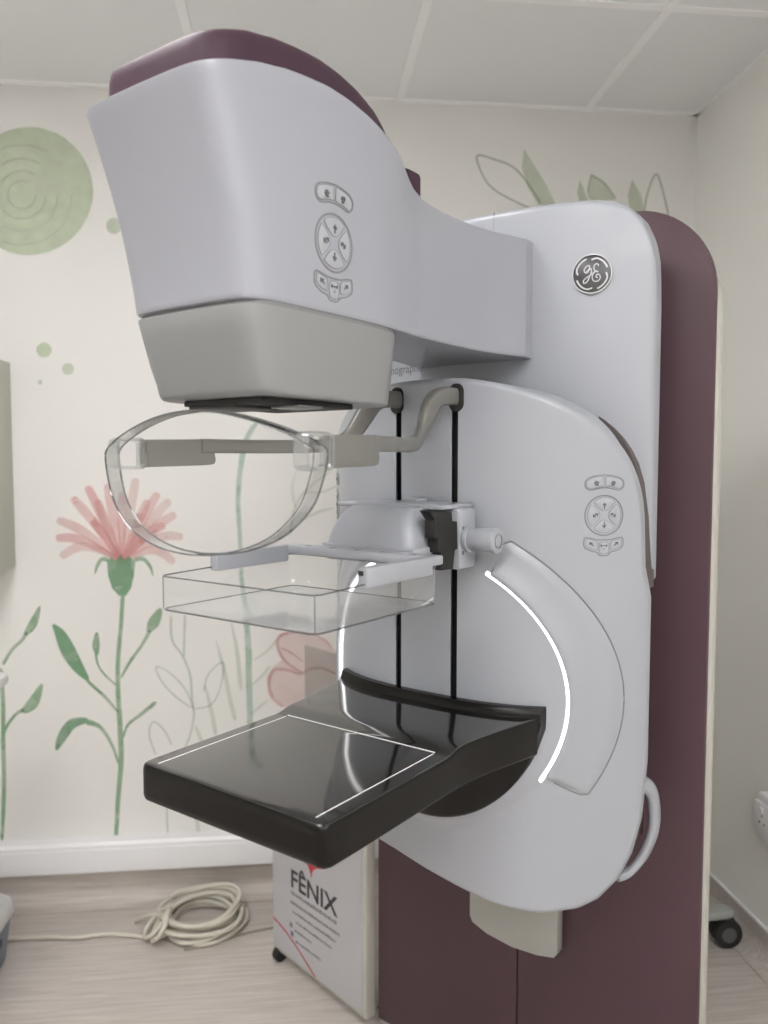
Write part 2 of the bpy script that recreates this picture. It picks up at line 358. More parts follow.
MURAL={
 'painted_carnation':[
  ('petal','s','pink',[(-0.745,1.222,0.0224),(-0.701,1.205,0.0288),(-0.658,1.179,0.0272),(-0.601,1.132,0.0192),(-0.553,1.089,0.0128)]),
  ('petal','s','pink_deep',[(-0.749,1.166,0.0224),(-0.705,1.166,0.0288),(-0.661,1.154,0.0272),(-0.602,1.121,0.0192),(-0.553,1.089,0.0128)]),
  ('petal','s','pink_pale',[(-0.736,1.107,0.0224),(-0.694,1.134,0.0288),(-0.653,1.138,0.0272),(-0.598,1.116,0.0192),(-0.553,1.089,0.0128)]),
  ('petal','s','pink',[(-0.698,1.292,0.0224),(-0.666,1.254,0.0288),(-0.633,1.21,0.0272),(-0.589,1.145,0.0192),(-0.553,1.089,0.0128)]),
  ('petal','s','pink_deep',[(-0.653,1.326,0.0224),(-0.63,1.278,0.0288),(-0.608,1.226,0.0272),(-0.578,1.152,0.0192),(-0.553,1.089,0.0128)]),
  ('petal','s','pink_pale',[(-0.624,1.283,0.0224),(-0.608,1.239,0.0288),(-0.592,1.196,0.0272),(-0.571,1.138,0.0192),(-0.553,1.089,0.0128)]),
  ('petal','s','pink',[(-0.593,1.332,0.0224),(-0.584,1.278,0.0288),(-0.575,1.223,0.0272),(-0.563,1.15,0.0192),(-0.553,1.089,0.0128)]),
  ('petal','s','pink_deep',[(-0.548,1.307,0.0224),(-0.549,1.258,0.0288),(-0.55,1.209,0.0272),(-0.552,1.144,0.0192),(-0.553,1.089,0.0128)]),
  ('petal','s','pink_pale',[(-0.505,1.35,0.0224),(-0.516,1.296,0.0288),(-0.526,1.239,0.0272),(-0.541,1.158,0.0192),(-0.553,1.089,0.0128)]),
  ('petal','s','pink',[(-0.47,1.282,0.0224),(-0.489,1.243,0.0288),(-0.507,1.201,0.0272),(-0.532,1.141,0.0192),(-0.553,1.089,0.0128)]),
  ('petal','s','pink_deep',[(-0.439,1.304,0.0224),(-0.465,1.262,0.0288),(-0.49,1.216,0.0272),(-0.524,1.147,0.0192),(-0.553,1.089,0.0128)]),
  ('petal','s','pink_pale',[(-0.403,1.282,0.0224),(-0.437,1.247,0.0288),(-0.47,1.206,0.0272),(-0.515,1.143,0.0192),(-0.553,1.089,0.0128)]),
  ('petal','s','pink',[(-0.386,1.238,0.0224),(-0.423,1.217,0.0288),(-0.461,1.188,0.0272),(-0.511,1.136,0.0192),(-0.553,1.089,0.0128)]),
  ('petal','s','pink_deep',[(-0.42,1.204,0.0224),(-0.45,1.191,0.0288),(-0.479,1.169,0.0272),(-0.519,1.127,0.0192),(-0.553,1.089,0.0128)]),
  ('petal','s','pink_pale',[(-0.365,1.165,0.0224),(-0.407,1.17,0.0288),(-0.449,1.159,0.0272),(-0.506,1.124,0.0192),(-0.553,1.089,0.0128)]),
  ('petal','s','pink',[(-0.394,1.084,0.0224),(-0.43,1.116,0.0288),(-0.465,1.126,0.0272),(-0.513,1.11,0.0192),(-0.553,1.089,0.0128)]),
  ('petal','s','pink_deep',[(-0.64,1.221,0.0224),(-0.621,1.196,0.0288),(-0.601,1.167,0.0272),(-0.575,1.125,0.0192),(-0.553,1.089,0.0128)]),
  ('petal','s','pink_pale',[(-0.472,1.207,0.0224),(-0.49,1.185,0.0288),(-0.508,1.16,0.0272),(-0.532,1.122,0.0192),(-0.553,1.089,0.0128)]),
  ('calyx','f','green_deep',[(-0.598,1.096),(-0.583,1.105),(-0.571,1.092),(-0.558,1.114),(-0.546,1.095),(-0.534,1.108),(-0.519,1.095),(-0.513,1.089),(-0.517,1.048),(-0.527,1.007),(-0.543,0.982),(-0.564,0.983),(-0.585,1.008),(-0.596,1.049)]),
  ('leaf','s','green',[(-0.595,1.096,0.0128),(-0.613,1.099,0.0128),(-0.628,1.078,0.0096),(-0.635,1.053,0.0032)]),
  ('leaf','s','green',[(-0.516,1.095,0.0128),(-0.489,1.098,0.0128),(-0.468,1.075,0.0096),(-0.459,1.044,0.0032)]),
  ('stem','s','green',[(-0.552,0.989,0.0128),(-0.56,0.891,0.0128),(-0.571,0.78,0.0128),(-0.573,0.685,0.0144),(-0.569,0.556,0.016),(-0.568,0.46,0.016),(-0.58,0.331,0.0144),(-0.589,0.207,0.0128)]),
  ('stem','s','green',[(-0.574,0.614,0.0064),(-0.613,0.664,0.0096),(-0.658,0.709,0.0096),(-0.675,0.735,0.0096)]),
  ('leaf','s','green_deep',[(-0.663,0.719,0.0128),(-0.693,0.761,0.0352),(-0.722,0.816,0.0448),(-0.744,0.867,0.032),(-0.765,0.898,0.0064)]),
  ('stem','s','green',[(-0.579,0.701,0.0064),(-0.617,0.74,0.0064),(-0.635,0.776,0.0064),(-0.637,0.814,0.0096)]),
  ('leaf','s','green',[(-0.634,0.798,0.0096),(-0.637,0.829,0.0224),(-0.633,0.87,0.0096)]),
  ('stem','s','green',[(-0.563,0.723,0.0064),(-0.535,0.773,0.0096),(-0.497,0.826,0.0096),(-0.471,0.873,0.0128)]),
  ('leaf','s','green',[(-0.478,0.867,0.0128),(-0.459,0.898,0.0352),(-0.436,0.942,0.0128)]),
  ('stem','s','green',[(-0.575,0.444,0.0064),(-0.595,0.509,0.0096),(-0.63,0.568,0.0128),(-0.672,0.586,0.0192)]),
  ('leaf','s','green_deep',[(-0.666,0.592,0.016),(-0.715,0.581,0.032),(-0.746,0.54,0.0288),(-0.765,0.499,0.0096)]),
  ('stem','s','green',[(-0.561,0.53,0.0064),(-0.545,0.572,0.008),(-0.507,0.602,0.0112),(-0.457,0.643,0.0128)]),
 ],
 'painted_sprig':[
  ('stem','s','green',[(-0.923,0.764,0.0096),(-0.92,0.664,0.0128),(-0.923,0.537,0.0128),(-0.925,0.378,0.0128),(-0.936,0.212,0.0096)]),
  ('stem','s','green',[(-0.923,0.553,0.0096),(-0.907,0.587,0.0096),(-0.879,0.621,0.0096),(-0.858,0.63,0.016)]),
  ('leaf','s','green',[(-0.864,0.624,0.016),(-0.831,0.651,0.0352),(-0.802,0.711,0.0096)]),
  ('stem','s','green',[(-0.917,0.774,0.0096),(-0.889,0.82,0.0096),(-0.858,0.85,0.0096),(-0.843,0.875,0.0128)]),
  ('leaf','s','green',[(-0.849,0.866,0.0128),(-0.824,0.9,0.0256),(-0.802,0.956,0.0064)]),
 ],
 'painted_circle':[
  ('disc','f','lime',[(-0.615,2.216),(-0.618,2.187),(-0.626,2.158),(-0.638,2.13),(-0.654,2.104),(-0.673,2.081),(-0.696,2.061),(-0.721,2.045),(-0.749,2.032),(-0.777,2.025),(-0.806,2.022),(-0.835,2.023),(-0.863,2.029),(-0.889,2.04),(-0.913,2.055),(-0.935,2.073),(-0.953,2.095),(-0.967,2.12),(-0.977,2.146),(-0.983,2.175),(-0.984,2.204),(-0.981,2.233),(-0.973,2.261),(-0.962,2.289),(-0.946,2.314),(-0.927,2.337),(-0.905,2.357),(-0.88,2.373),(-0.853,2.385),(-0.825,2.393),(-0.796,2.397),(-0.768,2.396),(-0.74,2.39),(-0.713,2.38),(-0.689,2.366),(-0.667,2.347),(-0.649,2.326),(-0.634,2.301),(-0.623,2.274),(-0.617,2.246)]),
  ('swirl','s','lime_line',[(-0.781,2.199,0.0064),(-0.783,2.189,0.0064),(-0.787,2.179,0.0064),(-0.793,2.171,0.0064),(-0.801,2.164,0.0064),(-0.81,2.159,0.0064),(-0.82,2.157,0.0064),(-0.83,2.157,0.0064),(-0.839,2.16,0.0064),(-0.848,2.165,0.0064),(-0.855,2.172,0.0064),(-0.859,2.181,0.0064),(-0.862,2.191,0.0064),(-0.861,2.201,0.0064),(-0.859,2.211,0.0064),(-0.854,2.22,0.0064),(-0.847,2.228,0.0064),(-0.839,2.234,0.0064),(-0.829,2.237,0.0064),(-0.819,2.239,0.0064),(-0.809,2.237,0.0064),(-0.8,2.234,0.0064)]),
  ('swirl','s','lime_line',[(-0.752,2.2,0.0064),(-0.755,2.182,0.0064),(-0.762,2.166,0.0064),(-0.772,2.151,0.0064),(-0.786,2.14,0.0064),(-0.802,2.132,0.0064),(-0.819,2.128,0.0064),(-0.836,2.128,0.0064),(-0.852,2.133,0.0064),(-0.866,2.141,0.0064),(-0.878,2.154,0.0064),(-0.886,2.169,0.0064),(-0.89,2.185,0.0064),(-0.89,2.203,0.0064),(-0.885,2.22,0.0064),(-0.877,2.236,0.0064),(-0.865,2.249,0.0064),(-0.851,2.259,0.0064),(-0.834,2.266,0.0064),(-0.817,2.268,0.0064),(-0.8,2.266,0.0064),(-0.785,2.259,0.0064)]),
  ('swirl','s','lime_line',[(-0.718,2.201,0.0064),(-0.722,2.175,0.0064),(-0.732,2.15,0.0064),(-0.747,2.128,0.0064),(-0.768,2.11,0.0064),(-0.792,2.098,0.0064),(-0.817,2.092,0.0064),(-0.843,2.093,0.0064),(-0.867,2.1,0.0064),(-0.889,2.113,0.0064),(-0.906,2.132,0.0064),(-0.918,2.154,0.0064),(-0.924,2.179,0.0064),(-0.924,2.206,0.0064),(-0.917,2.231,0.0064),(-0.905,2.255,0.0064),(-0.887,2.275,0.0064),(-0.865,2.29,0.0064),(-0.841,2.3,0.0064),(-0.815,2.303,0.0064),(-0.79,2.3,0.0064),(-0.766,2.29,0.0064)]),
  ('swirl','s','lime_line',[(-0.677,2.203,0.0064),(-0.682,2.166,0.0064),(-0.696,2.131,0.0064),(-0.718,2.101,0.0064),(-0.747,2.076,0.0064),(-0.78,2.059,0.0064),(-0.815,2.051,0.0064),(-0.851,2.052,0.0064),(-0.885,2.062,0.0064),(-0.915,2.081,0.0064),(-0.939,2.106,0.0064),(-0.955,2.137,0.0064),(-0.964,2.172,0.0064),(-0.963,2.209,0.0064),(-0.954,2.244,0.0064),(-0.937,2.277,0.0064),(-0.912,2.305,0.0064),(-0.882,2.326,0.0064),(-0.848,2.339,0.0064),(-0.812,2.344,0.0064),(-0.777,2.339,0.0064),(-0.745,2.326,0.0064)]),
 ],
 'painted_dot':[
  ('disc','f','lime',[(-0.748,1.74),(-0.749,1.733),(-0.753,1.726),(-0.757,1.721),(-0.764,1.718),(-0.771,1.717),(-0.777,1.718),(-0.783,1.721),(-0.788,1.726),(-0.791,1.732),(-0.792,1.739),(-0.791,1.746),(-0.787,1.752),(-0.782,1.757),(-0.776,1.761),(-0.769,1.762),(-0.763,1.761),(-0.757,1.758),(-0.752,1.753),(-0.749,1.747)]),
 ],
 'painted_dot.001':[
  ('disc','f','lime_pale',[(-0.683,1.683),(-0.684,1.678),(-0.687,1.673),(-0.691,1.668),(-0.696,1.666),(-0.701,1.665),(-0.707,1.666),(-0.712,1.668),(-0.715,1.672),(-0.718,1.677),(-0.719,1.683),(-0.718,1.688),(-0.715,1.693),(-0.711,1.698),(-0.706,1.7),(-0.7,1.701),(-0.695,1.7),(-0.69,1.698),(-0.686,1.694),(-0.684,1.689)]),
 ],
 'painted_dot.002':[
  ('disc','f','lime_pale',[(-0.532,2.115),(-0.534,2.108),(-0.537,2.101),(-0.542,2.096),(-0.549,2.092),(-0.556,2.091),(-0.564,2.092),(-0.57,2.095),(-0.575,2.1),(-0.578,2.107),(-0.579,2.114),(-0.578,2.121),(-0.575,2.128),(-0.569,2.134),(-0.563,2.137),(-0.555,2.139),(-0.548,2.138),(-0.542,2.134),(-0.537,2.129),(-0.533,2.123)]),
 ],
 'painted_dot.003':[
  ('disc','f','lime_pale',[(-0.777,1.643),(-0.778,1.639),(-0.781,1.636),(-0.784,1.635),(-0.788,1.636),(-0.791,1.639),(-0.791,1.643),(-0.79,1.647),(-0.788,1.649),(-0.784,1.65),(-0.78,1.649),(-0.778,1.647)]),
 ],
 'painted_vine':[
  ('stem','s','teal',[(-0.406,0.919,0.0064),(-0.404,0.84,0.0064),(-0.374,0.791,0.0064),(-0.35,0.726,0.007),(-0.345,0.645,0.008),(-0.34,0.597,0.008),(-0.353,0.532,0.0064),(-0.373,0.484,0.0064)]),
  ('stem','s','teal',[(-0.363,0.919,0.0064),(-0.367,0.839,0.0064),(-0.368,0.784,0.0064)]),
  ('leaf','s','teal',[(-0.34,0.613,0.0051),(-0.364,0.678,0.0051),(-0.412,0.734,0.0051),(-0.455,0.755,0.0051),(-0.437,0.706,0.0051),(-0.395,0.657,0.0051),(-0.346,0.62,0.0051)]),
  ('leaf','s','teal',[(-0.336,0.616,0.0051),(-0.283,0.631,0.0051),(-0.254,0.691,0.0051),(-0.247,0.765,0.0051),(-0.294,0.725,0.0051),(-0.308,0.67,0.0051)]),
  ('leaf','s','teal',[(-0.46,0.472,0.0051),(-0.48,0.537,0.0051),(-0.467,0.579,0.0051),(-0.434,0.552,0.0051),(-0.41,0.502,0.0051)]),
  ('stem','s','teal',[(-0.424,0.389,0.0051),(-0.429,0.291,0.0051),(-0.427,0.199,0.0051)]),
 ],
 'painted_stalk':[
  ('stem','s','mint',[(-0.129,1.531,0.0128),(-0.164,1.475,0.016),(-0.184,1.391,0.016),(-0.194,1.281,0.0144),(-0.189,1.154,0.0128),(-0.187,1.059,0.0128),(-0.179,0.963,0.016),(-0.168,0.834,0.0192),(-0.166,0.705,0.0192),(-0.164,0.558,0.0192),(-0.17,0.345,0.0192),(-0.178,0.18,0.016)]),
  ('leaf','s','mint_pale',[(-0.149,0.769,0.0064),(-0.105,0.8,0.0096),(-0.073,0.838,0.0096)]),
  ('leaf','s','mint_pale',[(-0.157,0.688,0.0064),(-0.125,0.717,0.0096),(-0.099,0.748,0.0096)]),
  ('leaf','s','mint_pale',[(-0.164,0.591,0.0064),(-0.138,0.613,0.0096),(-0.106,0.638,0.0064)]),
 ],
 'painted_grass':[
  ('blade','s','mint_pale',[(-0.268,0.837,0.0048),(-0.244,0.739,0.0128),(-0.226,0.642,0.0128),(-0.211,0.576,0.0128)]),
  ('blade','s','mint_pale',[(-0.22,0.893,0.0048),(-0.203,0.803,0.0128),(-0.191,0.673,0.0128)]),
  ('blade','s','mint_pale',[(-0.304,0.693,0.0064),(-0.286,0.611,0.0128),(-0.272,0.529,0.0128)]),
  ('blade','s','mint_pale',[(-0.337,0.564,0.0096),(-0.307,0.482,0.016)]),
  ('blade','s','mint_pale',[(-0.38,0.42,0.0064),(-0.344,0.303,0.0128),(-0.33,0.204,0.0128)]),
 ],
 'painted_fern':[
  ('frond','s','mint_pale',[(-0.032,1.169,0.0064),(-0.013,1.264,0.0096),(0.038,1.327,0.0096),(0.105,1.375,0.0032)]),
  ('frond','s','mint_pale',[(-0.013,1.254,0.0064),(-0.025,1.312,0.0096),(-0.012,1.375,0.0032)]),
  ('frond','s','mint_pale',[(0.016,1.305,0.0064),(0.07,1.305,0.0096),(0.121,1.327,0.0032)]),
  ('frond','s','mint_pale',[(-0.007,1.21,0.0064),(0.057,1.241,0.0096),(0.108,1.254,0.0032)]),
 ],
 'painted_peony':[
  ('stem','s','mint',[(0.028,0.634,0.016),(0.04,0.435,0.016),(0.025,0.176,0.016)]),
  ('petal','f','blush',[(-0.07,0.851),(-0.003,0.856),(0.077,0.828),(0.125,0.778),(0.125,0.664),(0.028,0.617),(-0.052,0.61),(-0.1,0.654),(-0.109,0.71),(-0.093,0.742),(-0.061,0.767),(-0.076,0.816)]),
  ('petal_outline','s','rose',[(0.003,0.723,0.0096),(-0.054,0.767,0.0096),(-0.076,0.822,0.0096),(-0.054,0.851,0.0096),(0.013,0.856,0.008),(0.077,0.828,0.0064),(0.099,0.802,0.0048)]),
  ('petal_outline','s','rose',[(0.112,0.716,0.0064),(0.067,0.737,0.008),(0.028,0.735,0.0096),(-0.004,0.72,0.0096),(-0.042,0.734,0.0096),(-0.086,0.735,0.0112),(-0.103,0.696,0.0112),(-0.093,0.647,0.0112),(-0.059,0.614,0.0096)]),
  ('petal_outline','s','rose',[(-0.064,0.806,0.0048),(-0.035,0.792,0.0064),(0.006,0.759,0.0048)]),
 ],
 'painted_leaf_spray':[
  ('stem','s','olive',[(0.968,2.227,0.0096),(0.94,1.925,0.0128),(0.929,1.537,0.0128),(0.92,1.076,0.016),(0.934,0.605,0.016),(0.928,0.141,0.016)]),
  ('stem','s','olive',[(0.786,2.221,0.0064),(0.855,2.05,0.0096),(0.934,1.892,0.0096)]),
  ('stem','s','olive',[(1.154,2.198,0.0064),(1.073,2.024,0.0096),(0.942,1.796,0.0096)]),
  ('leaf_outline','s','olive',[(0.737,2.21,0.0064),(0.678,2.233,0.0064),(0.622,2.262,0.0064),(0.587,2.298,0.0064),(0.563,2.365,0.0064),(0.625,2.355,0.0064),(0.674,2.339,0.0064),(0.71,2.309,0.0064),(0.743,2.267,0.0064),(0.773,2.224,0.0064)]),
  ('leaf','f','olive_pale',[(0.715,2.393),(0.749,2.345),(0.789,2.284),(0.822,2.222),(0.763,2.22),(0.73,2.272),(0.709,2.334)]),
  ('leaf','f','olive_pale',[(0.937,2.323),(0.98,2.297),(1.021,2.245),(0.941,2.236),(0.927,2.273)]),
  ('leaf_outline','s','olive',[(0.937,2.32,0.0064),(0.98,2.297,0.0064),(1.021,2.248,0.0064)]),
  ('leaf_outline','s','olive',[(0.937,2.32,0.0051),(0.927,2.273,0.0051),(0.935,2.242,0.0051)]),
  ('leaf','f','olive_pale',[(0.9,2.303),(0.928,2.241),(0.902,2.225),(0.891,2.265)]),
  ('leaf','f','olive_pale',[(1.074,2.31),(1.105,2.263),(1.12,2.2),(1.069,2.199),(1.061,2.259)]),
  ('leaf_outline','s','olive',[(1.116,2.2,0.0064),(1.125,2.264,0.0064),(1.154,2.331,0.0064),(1.179,2.275,0.0064),(1.201,2.193,0.0064)]),
 ],
}
# ------------------------------------------------------------------ mural painted on the back wall
PAINT = {'pink': ((.84, .42, .41), .36), 'pink_deep': ((.80, .31, .32), .36), 'pink_pale': ((.86, .50, .48), .32),
         'green_deep': ((.16, .36, .19), .62), 'green': ((.23, .42, .23), .56), 'lime': ((.58, .69, .47), .52), 'lime_line': ((.64, .72, .56), .25),
         'lime_pale': ((.45, .60, .36), .35), 'teal': ((.32, .50, .43), .34), 'mint': ((.34, .55, .42), .45), 'mint_pale': ((.46, .60, .38), .24),
         'blush': ((.80, .50, .48), .28), 'rose': ((.72, .30, .32), .42), 'olive': ((.34, .42, .28), .42), 'olive_pale': ((.50, .62, .38), .34)}
MLAB = {'painted_carnation': 'pink carnation on a green leafy stem painted on the wall', 'painted_sprig': 'green leafy sprig painted at the left of the wall',
        'painted_circle': 'large pale green painted circle', 'painted_vine': 'thin teal outline of a leafy vine', 'painted_stalk': 'tall mint green painted stalk',
        'painted_grass': 'pale green painted grass blades', 'painted_fern': 'faint green painted fern', 'painted_peony': 'pink outlined painted peony',
        'painted_leaf_spray': 'olive green painted leaves above the machine', 'painted_dot': 'small pale green painted dot'}
layer = 0
for pname, pieces in MURAL.items():
    pname = pname.split('.')[0]
    root = None
    for nm, ty, mt, pts in pieces:
        layer += 1
        y = RY1 - .0004 - .00002 * layer
        m = paint_mat('paint_' + mt, *PAINT[mt])
        if ty == 'f':
            V = [(x, y, z) for x, z in pts]; F = [tuple(range(len(pts)))]
        else:
            P = smooth_path([(p[0], p[2], p[1]) for p in pts], 5)   # (x, width, z)
            V, F = [], []
            n = len(P)
            for i, p in enumerate(P):
                a, b = P[max(i - 1, 0)], P[min(i + 1, n - 1)]
                dx, dz = b.x - a.x, b.z - a.z; L = math.hypot(dx, dz) or 1
                hw = max(p.y, .001) / 2 * (.55 if i in (0, n - 1) else 1)
                V += [(p.x - dz / L * hw, y, p.z + dx / L * hw), (p.x + dz / L * hw, y, p.z - dx / L * hw)]
            F = [(2 * i, 2 * i + 1, 2 * i + 3, 2 * i + 2) for i in range(n - 1)]
        if root is None:
            root = empty(pname); root.parent = wall_back
            root['label'] = MLAB[pname]
        pyd(nm, V, F, m, root, 0, fix=False)

# ------------------------------------------------------------------ the mammography machine
MC = empty('mammography_machine', (-.10, 1.013, 0), R(-42.3))
tag(MC, 'large white and aubergine mammography machine with black platform and clear face shield', 'medical scanner')

# --- column: cream slab faced with an aubergine panel
def slab_outline(hw, z0, z1, r, n=14):
    p = [(-hw, z0), (hw, z0)]
    for k in range(n + 1):
        a = R(90 * k / n); p.append((hw - r + r * cos(a), z1 - r + r * sin(a)))
    for k in range(n + 1):
        a = R(90 + 90 * k / n); p.append((-hw + r + r * cos(a), z1 - r + r * sin(a)))
    return p
column = prism('column_body', slab_outline(.3825, .012, 1.815, .14), .846, .876, M_CREAM, MC, .006)
prism('column_panel', slab_outline(.376, .03, 1.872, .165)[:2] and [(-.376, .03), (-.0012, .03), (-.0012, 1.872)] + [q for q in slab_outline(.376, .03, 1.872, .165)[2:] if q[0] < -.01], .834, .850, M_PURPLE, column, .003)
prism('column_panel', [(.0012, .03), (.376, .03)] + [q for q in slab_outline(.376, .03, 1.872, .165)[2:] if q[0] > .01] + [(.0012, 1.872)], .834, .850, M_PURPLE, column, .003)
box('column_rear', -.30, .30, .876, 1.08, .012, 1.80, M_CREAM, MC, .02)
box('column_foot', -.34, .34, .86, 1.12, 0, .03, M_CLAMP, MC, .004)

# --- swivel body between column and arm, lower tab below it
box('swivel_body', -.20, .20, .66, .845, .72, 1.80, M_WHITE, MC, .03)
tab = [(-.105, .80), (-.105, .40), (-.098, .386), (-.06, .372), (0, .364), (.06, .368), (.095, .376), (.105, .390), (.105, .80)]
prism('lower_tab', tab, .806, .836, mat('tab_ivory', (.36, .36, .335), .35), MC, .006)

# --- upper arm cover (carries the round badge)
def yc(x): return .618 + .62 * x * x
def cover_zt(x):
    return interp(abs(x), [0, .114, .19, .223, .252, .275, .294, .309, .3165, .3185], [1.849, 1.849, 1.848, 1.846, 1.840, 1.828, 1.806, 1.772, 1.735, 1.66])
def cover_zb(x): return interp(abs(x), [0, .285, .3185], [1.15, 1.155, 1.20])
def shell_grid(xs, zt, zb, yf, nz, lip, depth, skip=None):
    """front skin y = yf(x, z) over the outline zb(x)..zt(x), with a rounded rim and side walls"""
    rows = []
    for x in xs:
        a, b = zb(x), zt(x); col = []
        for k in range(nz + 1):
            t = k / nz; t = .5 - .5 * cos(pi * t) * (1 - .0)
            z = a + (b - a) * t
            col.append((x, z))
        rows.append(col)
    x0, x1 = xs[0], xs[-1]
    V, F = [], []
    for col in rows:
        for (x, z) in col:
            d = min(z - zb(x), zt(x) - z, (x - x0), (x1 - x))
            add = 0 if d >= lip else lip - math.sqrt(max(0, lip * lip - (lip - d) ** 2))
            V.append((x, yf(x, z) + add, z))
    n = nz + 1; nx = len(rows)
    for i in range(nx - 1):
        for k in range(nz):
            zc = (V[i * n + k][2] + V[i * n + k + 1][2]) / 2
            if skip and skip((xs[i] + xs[i + 1]) / 2, zc): continue
            F.append((i * n + k, (i + 1) * n + k, (i + 1) * n + k + 1, i * n + k + 1))
    loop = [i * n for i in range(nx)] + [(nx - 1) * n + k for k in range(1, n)] + [i * n + nz for i in range(nx - 2, -1, -1)] + [k for k in range(nz - 1, 0, -1)]
    base = len(V)
    for q in loop: V.append((V[q][0], max(V[q][1] + .008, depth), V[q][2]))
    m = len(loop)
    for i in range(m): F.append((loop[i], loop[(i + 1) % m], base + (i + 1) % m, base + i))
    F.append(tuple(base + i for i in range(m)))
    return V, F
def cos_xs(w, n): return [w * sin(pi / 2 * (2 * k / n - 1)) for k in range(n + 1)]
V, F = shell_grid(cos_xs(.3185, 70), cover_zt, cover_zb, lambda x, z: yc(x), 60, .010, .712)
arm_cover = pyd('arm_cover', V, F, M_WHITE, MC, 30)
fc = Frame(bvh_of(arm_cover), (.220, yc(.220), 1.720), (1, .26, 0), (0, 0, 1))
circ = lambda r, n=40, cx=0, cy=0, a0=0, a1=360: [(cx + r * cos(R(a0 + (a1 - a0) * k / n)), cy + r * sin(R(a0 + (a1 - a0) * k / n))) for k in range(n + (0 if a1 - a0 == 360 else 1))]
M_BADGE = mat('badge_grey', (.075, .076, .08), .35, metal=.3); M_CHROME = mat('badge_chrome', (.40, .40, .41), .3, metal=.7)
pyd('badge', *fc.plate(circ(.0325), .0035), M_BADGE, arm_cover, 40)
rib = [fc.ribbon(circ(.0325, 48), .0024, .005, True)]
for a in (20, 110, 200, 290):   # four curling flourishes
    pts = [((.0268 - .0035 * max(0, (t - .75) / .25)) * cos(R(a + 72 * t)), (.0268 - .0035 * max(0, (t - .75) / .25)) * sin(R(a + 72 * t))) for t in [k / 10 for k in range(11)]]
    rib.append(fc.ribbon(pts, .0032, .0042))
def strokes(fr, lst, wd, h):
    out = []
    for pts in lst:
        P = smooth_path([(p[0] * .001, p[1] * .001, 0) for p in pts], 5); out.append(fr.ribbon([(q.x, q.y) for q in P], wd, h))
    return out
rib += strokes(fc, [[(-6, 4), (-10, 2), (-13, 6), (-11, 11), (-7, 14), (-4, 13), (-5, 8), (-9, 4), (-6, 5), (-2, 9), (-1, 3), (-4, -5), (-8, -13), (-13, -15), (-14, -11), (-9, -6), (-1, -1), (5, 4)],
                     [(11, 12), (9, 16), (5, 15), (3, 10), (5, 5), (10, 3), (5, 3), (1, -2), (1, -9), (5, -13), (11, -12), (14, -7), (12, -2), (8, -2), (7, -6), (10, -7)]], .0022, .0045)
pyd('badge_emblem', *join_geo(rib), M_CHROME, arm_cover, 40)
# printed product name under the arm
tv, tf = text_geo('Senographe', .024)
wmax = max(v[0] for v in tv)
ft = Frame(bvh_of(arm_cover), (-.112, yc(.112), 1.580), (1, -.15, 0), (0, 0, 1))
pyd('printed_name', [ft.at(v[0] - wmax, v[1] - .004, .0006) for v in tv], tf, mat('print_grey', (.10, .10, .11), .5), arm_cover, 0, fix=False)
box('cover_seam', .0445, .0451, .6188, .64, 1.79, 1.848, M_LINE, arm_cover)

# --- tube head with neck
def ztop(y):
    return interp(y, [-.14, -.11, -.08, -.04, .0, .04, .08, .12, .16, .20, .235, .26, .285, .32, .37, .45, .62], [1.805, 1.814, 1.824, 1.836, 1.844, 1.849, 1.852, 1.850, 1.844, 1.834, 1.819, 1.804, 1.791, 1.783, 1.781, 1.782, 1.787])
def chaikin(p, it):
    for _ in range(it):
        q = [p[0]]
        for a, b in zip(p[:-1], p[1:]):
            q += [tuple(.75 * x + .25 * y for x, y in zip(a, b)), tuple(.25 * x + .75 * y for x, y in zip(a, b))]
        p = q + [p[-1]]
    return p
def head_half(v):
    yf = -.055 - .066 * v ** 1.15 + .004 * sin(pi * v)
    w = .111 + .004 * v
    base = [(0, yf), (.06, yf + .001), (w - .018, yf + .005), (w - .004, yf + .020), (w, yf + .055), (w + .002, .06), (w + .002, .14), (w, .20), (w - .006, .245), (.100, .275), (.094, .32), (.092, .40), (.093, .46), (.098, .51), (.108, .552), (.116, .582), (.121, .598)]
    return chaikin(base, 3) + [(.121, .60), (.117, .66), (0, .66)]
lv = [0, .004, .012, .03, .07, .13, .2, .3, .4, .5, .6, .7, .8, .88, .94, .975, .99, 1.0]
Z0 = 1.582
rows = []
for v in lv:
    h = head_half(v)
    ins = .004 * (1 - math.sqrt(max(0, 1 - (1 - min(1, v / .012)) ** 2))) if v < .012 else (.004 * (1 - math.sqrt(max(0, 1 - ((v - .975) / .025) ** 2))) if v > .975 else 0)
    loop = []
    for (x, y) in h:
        zt = ztop(y); loop.append((max(0, x - ins), y + ins * (1 if y < 0 else 0), Z0 + (zt - Z0) * v))
    rows.append(loop + [(-x, y, z) for (x, y, z) in reversed(loop[1:-1])])
V, F = g_loft(rows, cap0=False, cap1=False)
n = len(rows[0]); nh = (n + 2) // 2
for base, flip in ((0, False), ((len(rows) - 1) * n, True)):
    for i in range(nh - 1):
        a, b = base + i, base + i + 1
        c = base + (n - i - 1) % n if i + 1 < nh - 1 else base + i + 1
        d = base + (n - i) % n
        q = [a, b, c, d]; q2 = []
        for t in q:
            if t not in q2: q2.append(t)
        if len(q2) >= 3: F.append(tuple(q2))
head = pyd('tube_head', V, F, M_HEAD, MC, 38)

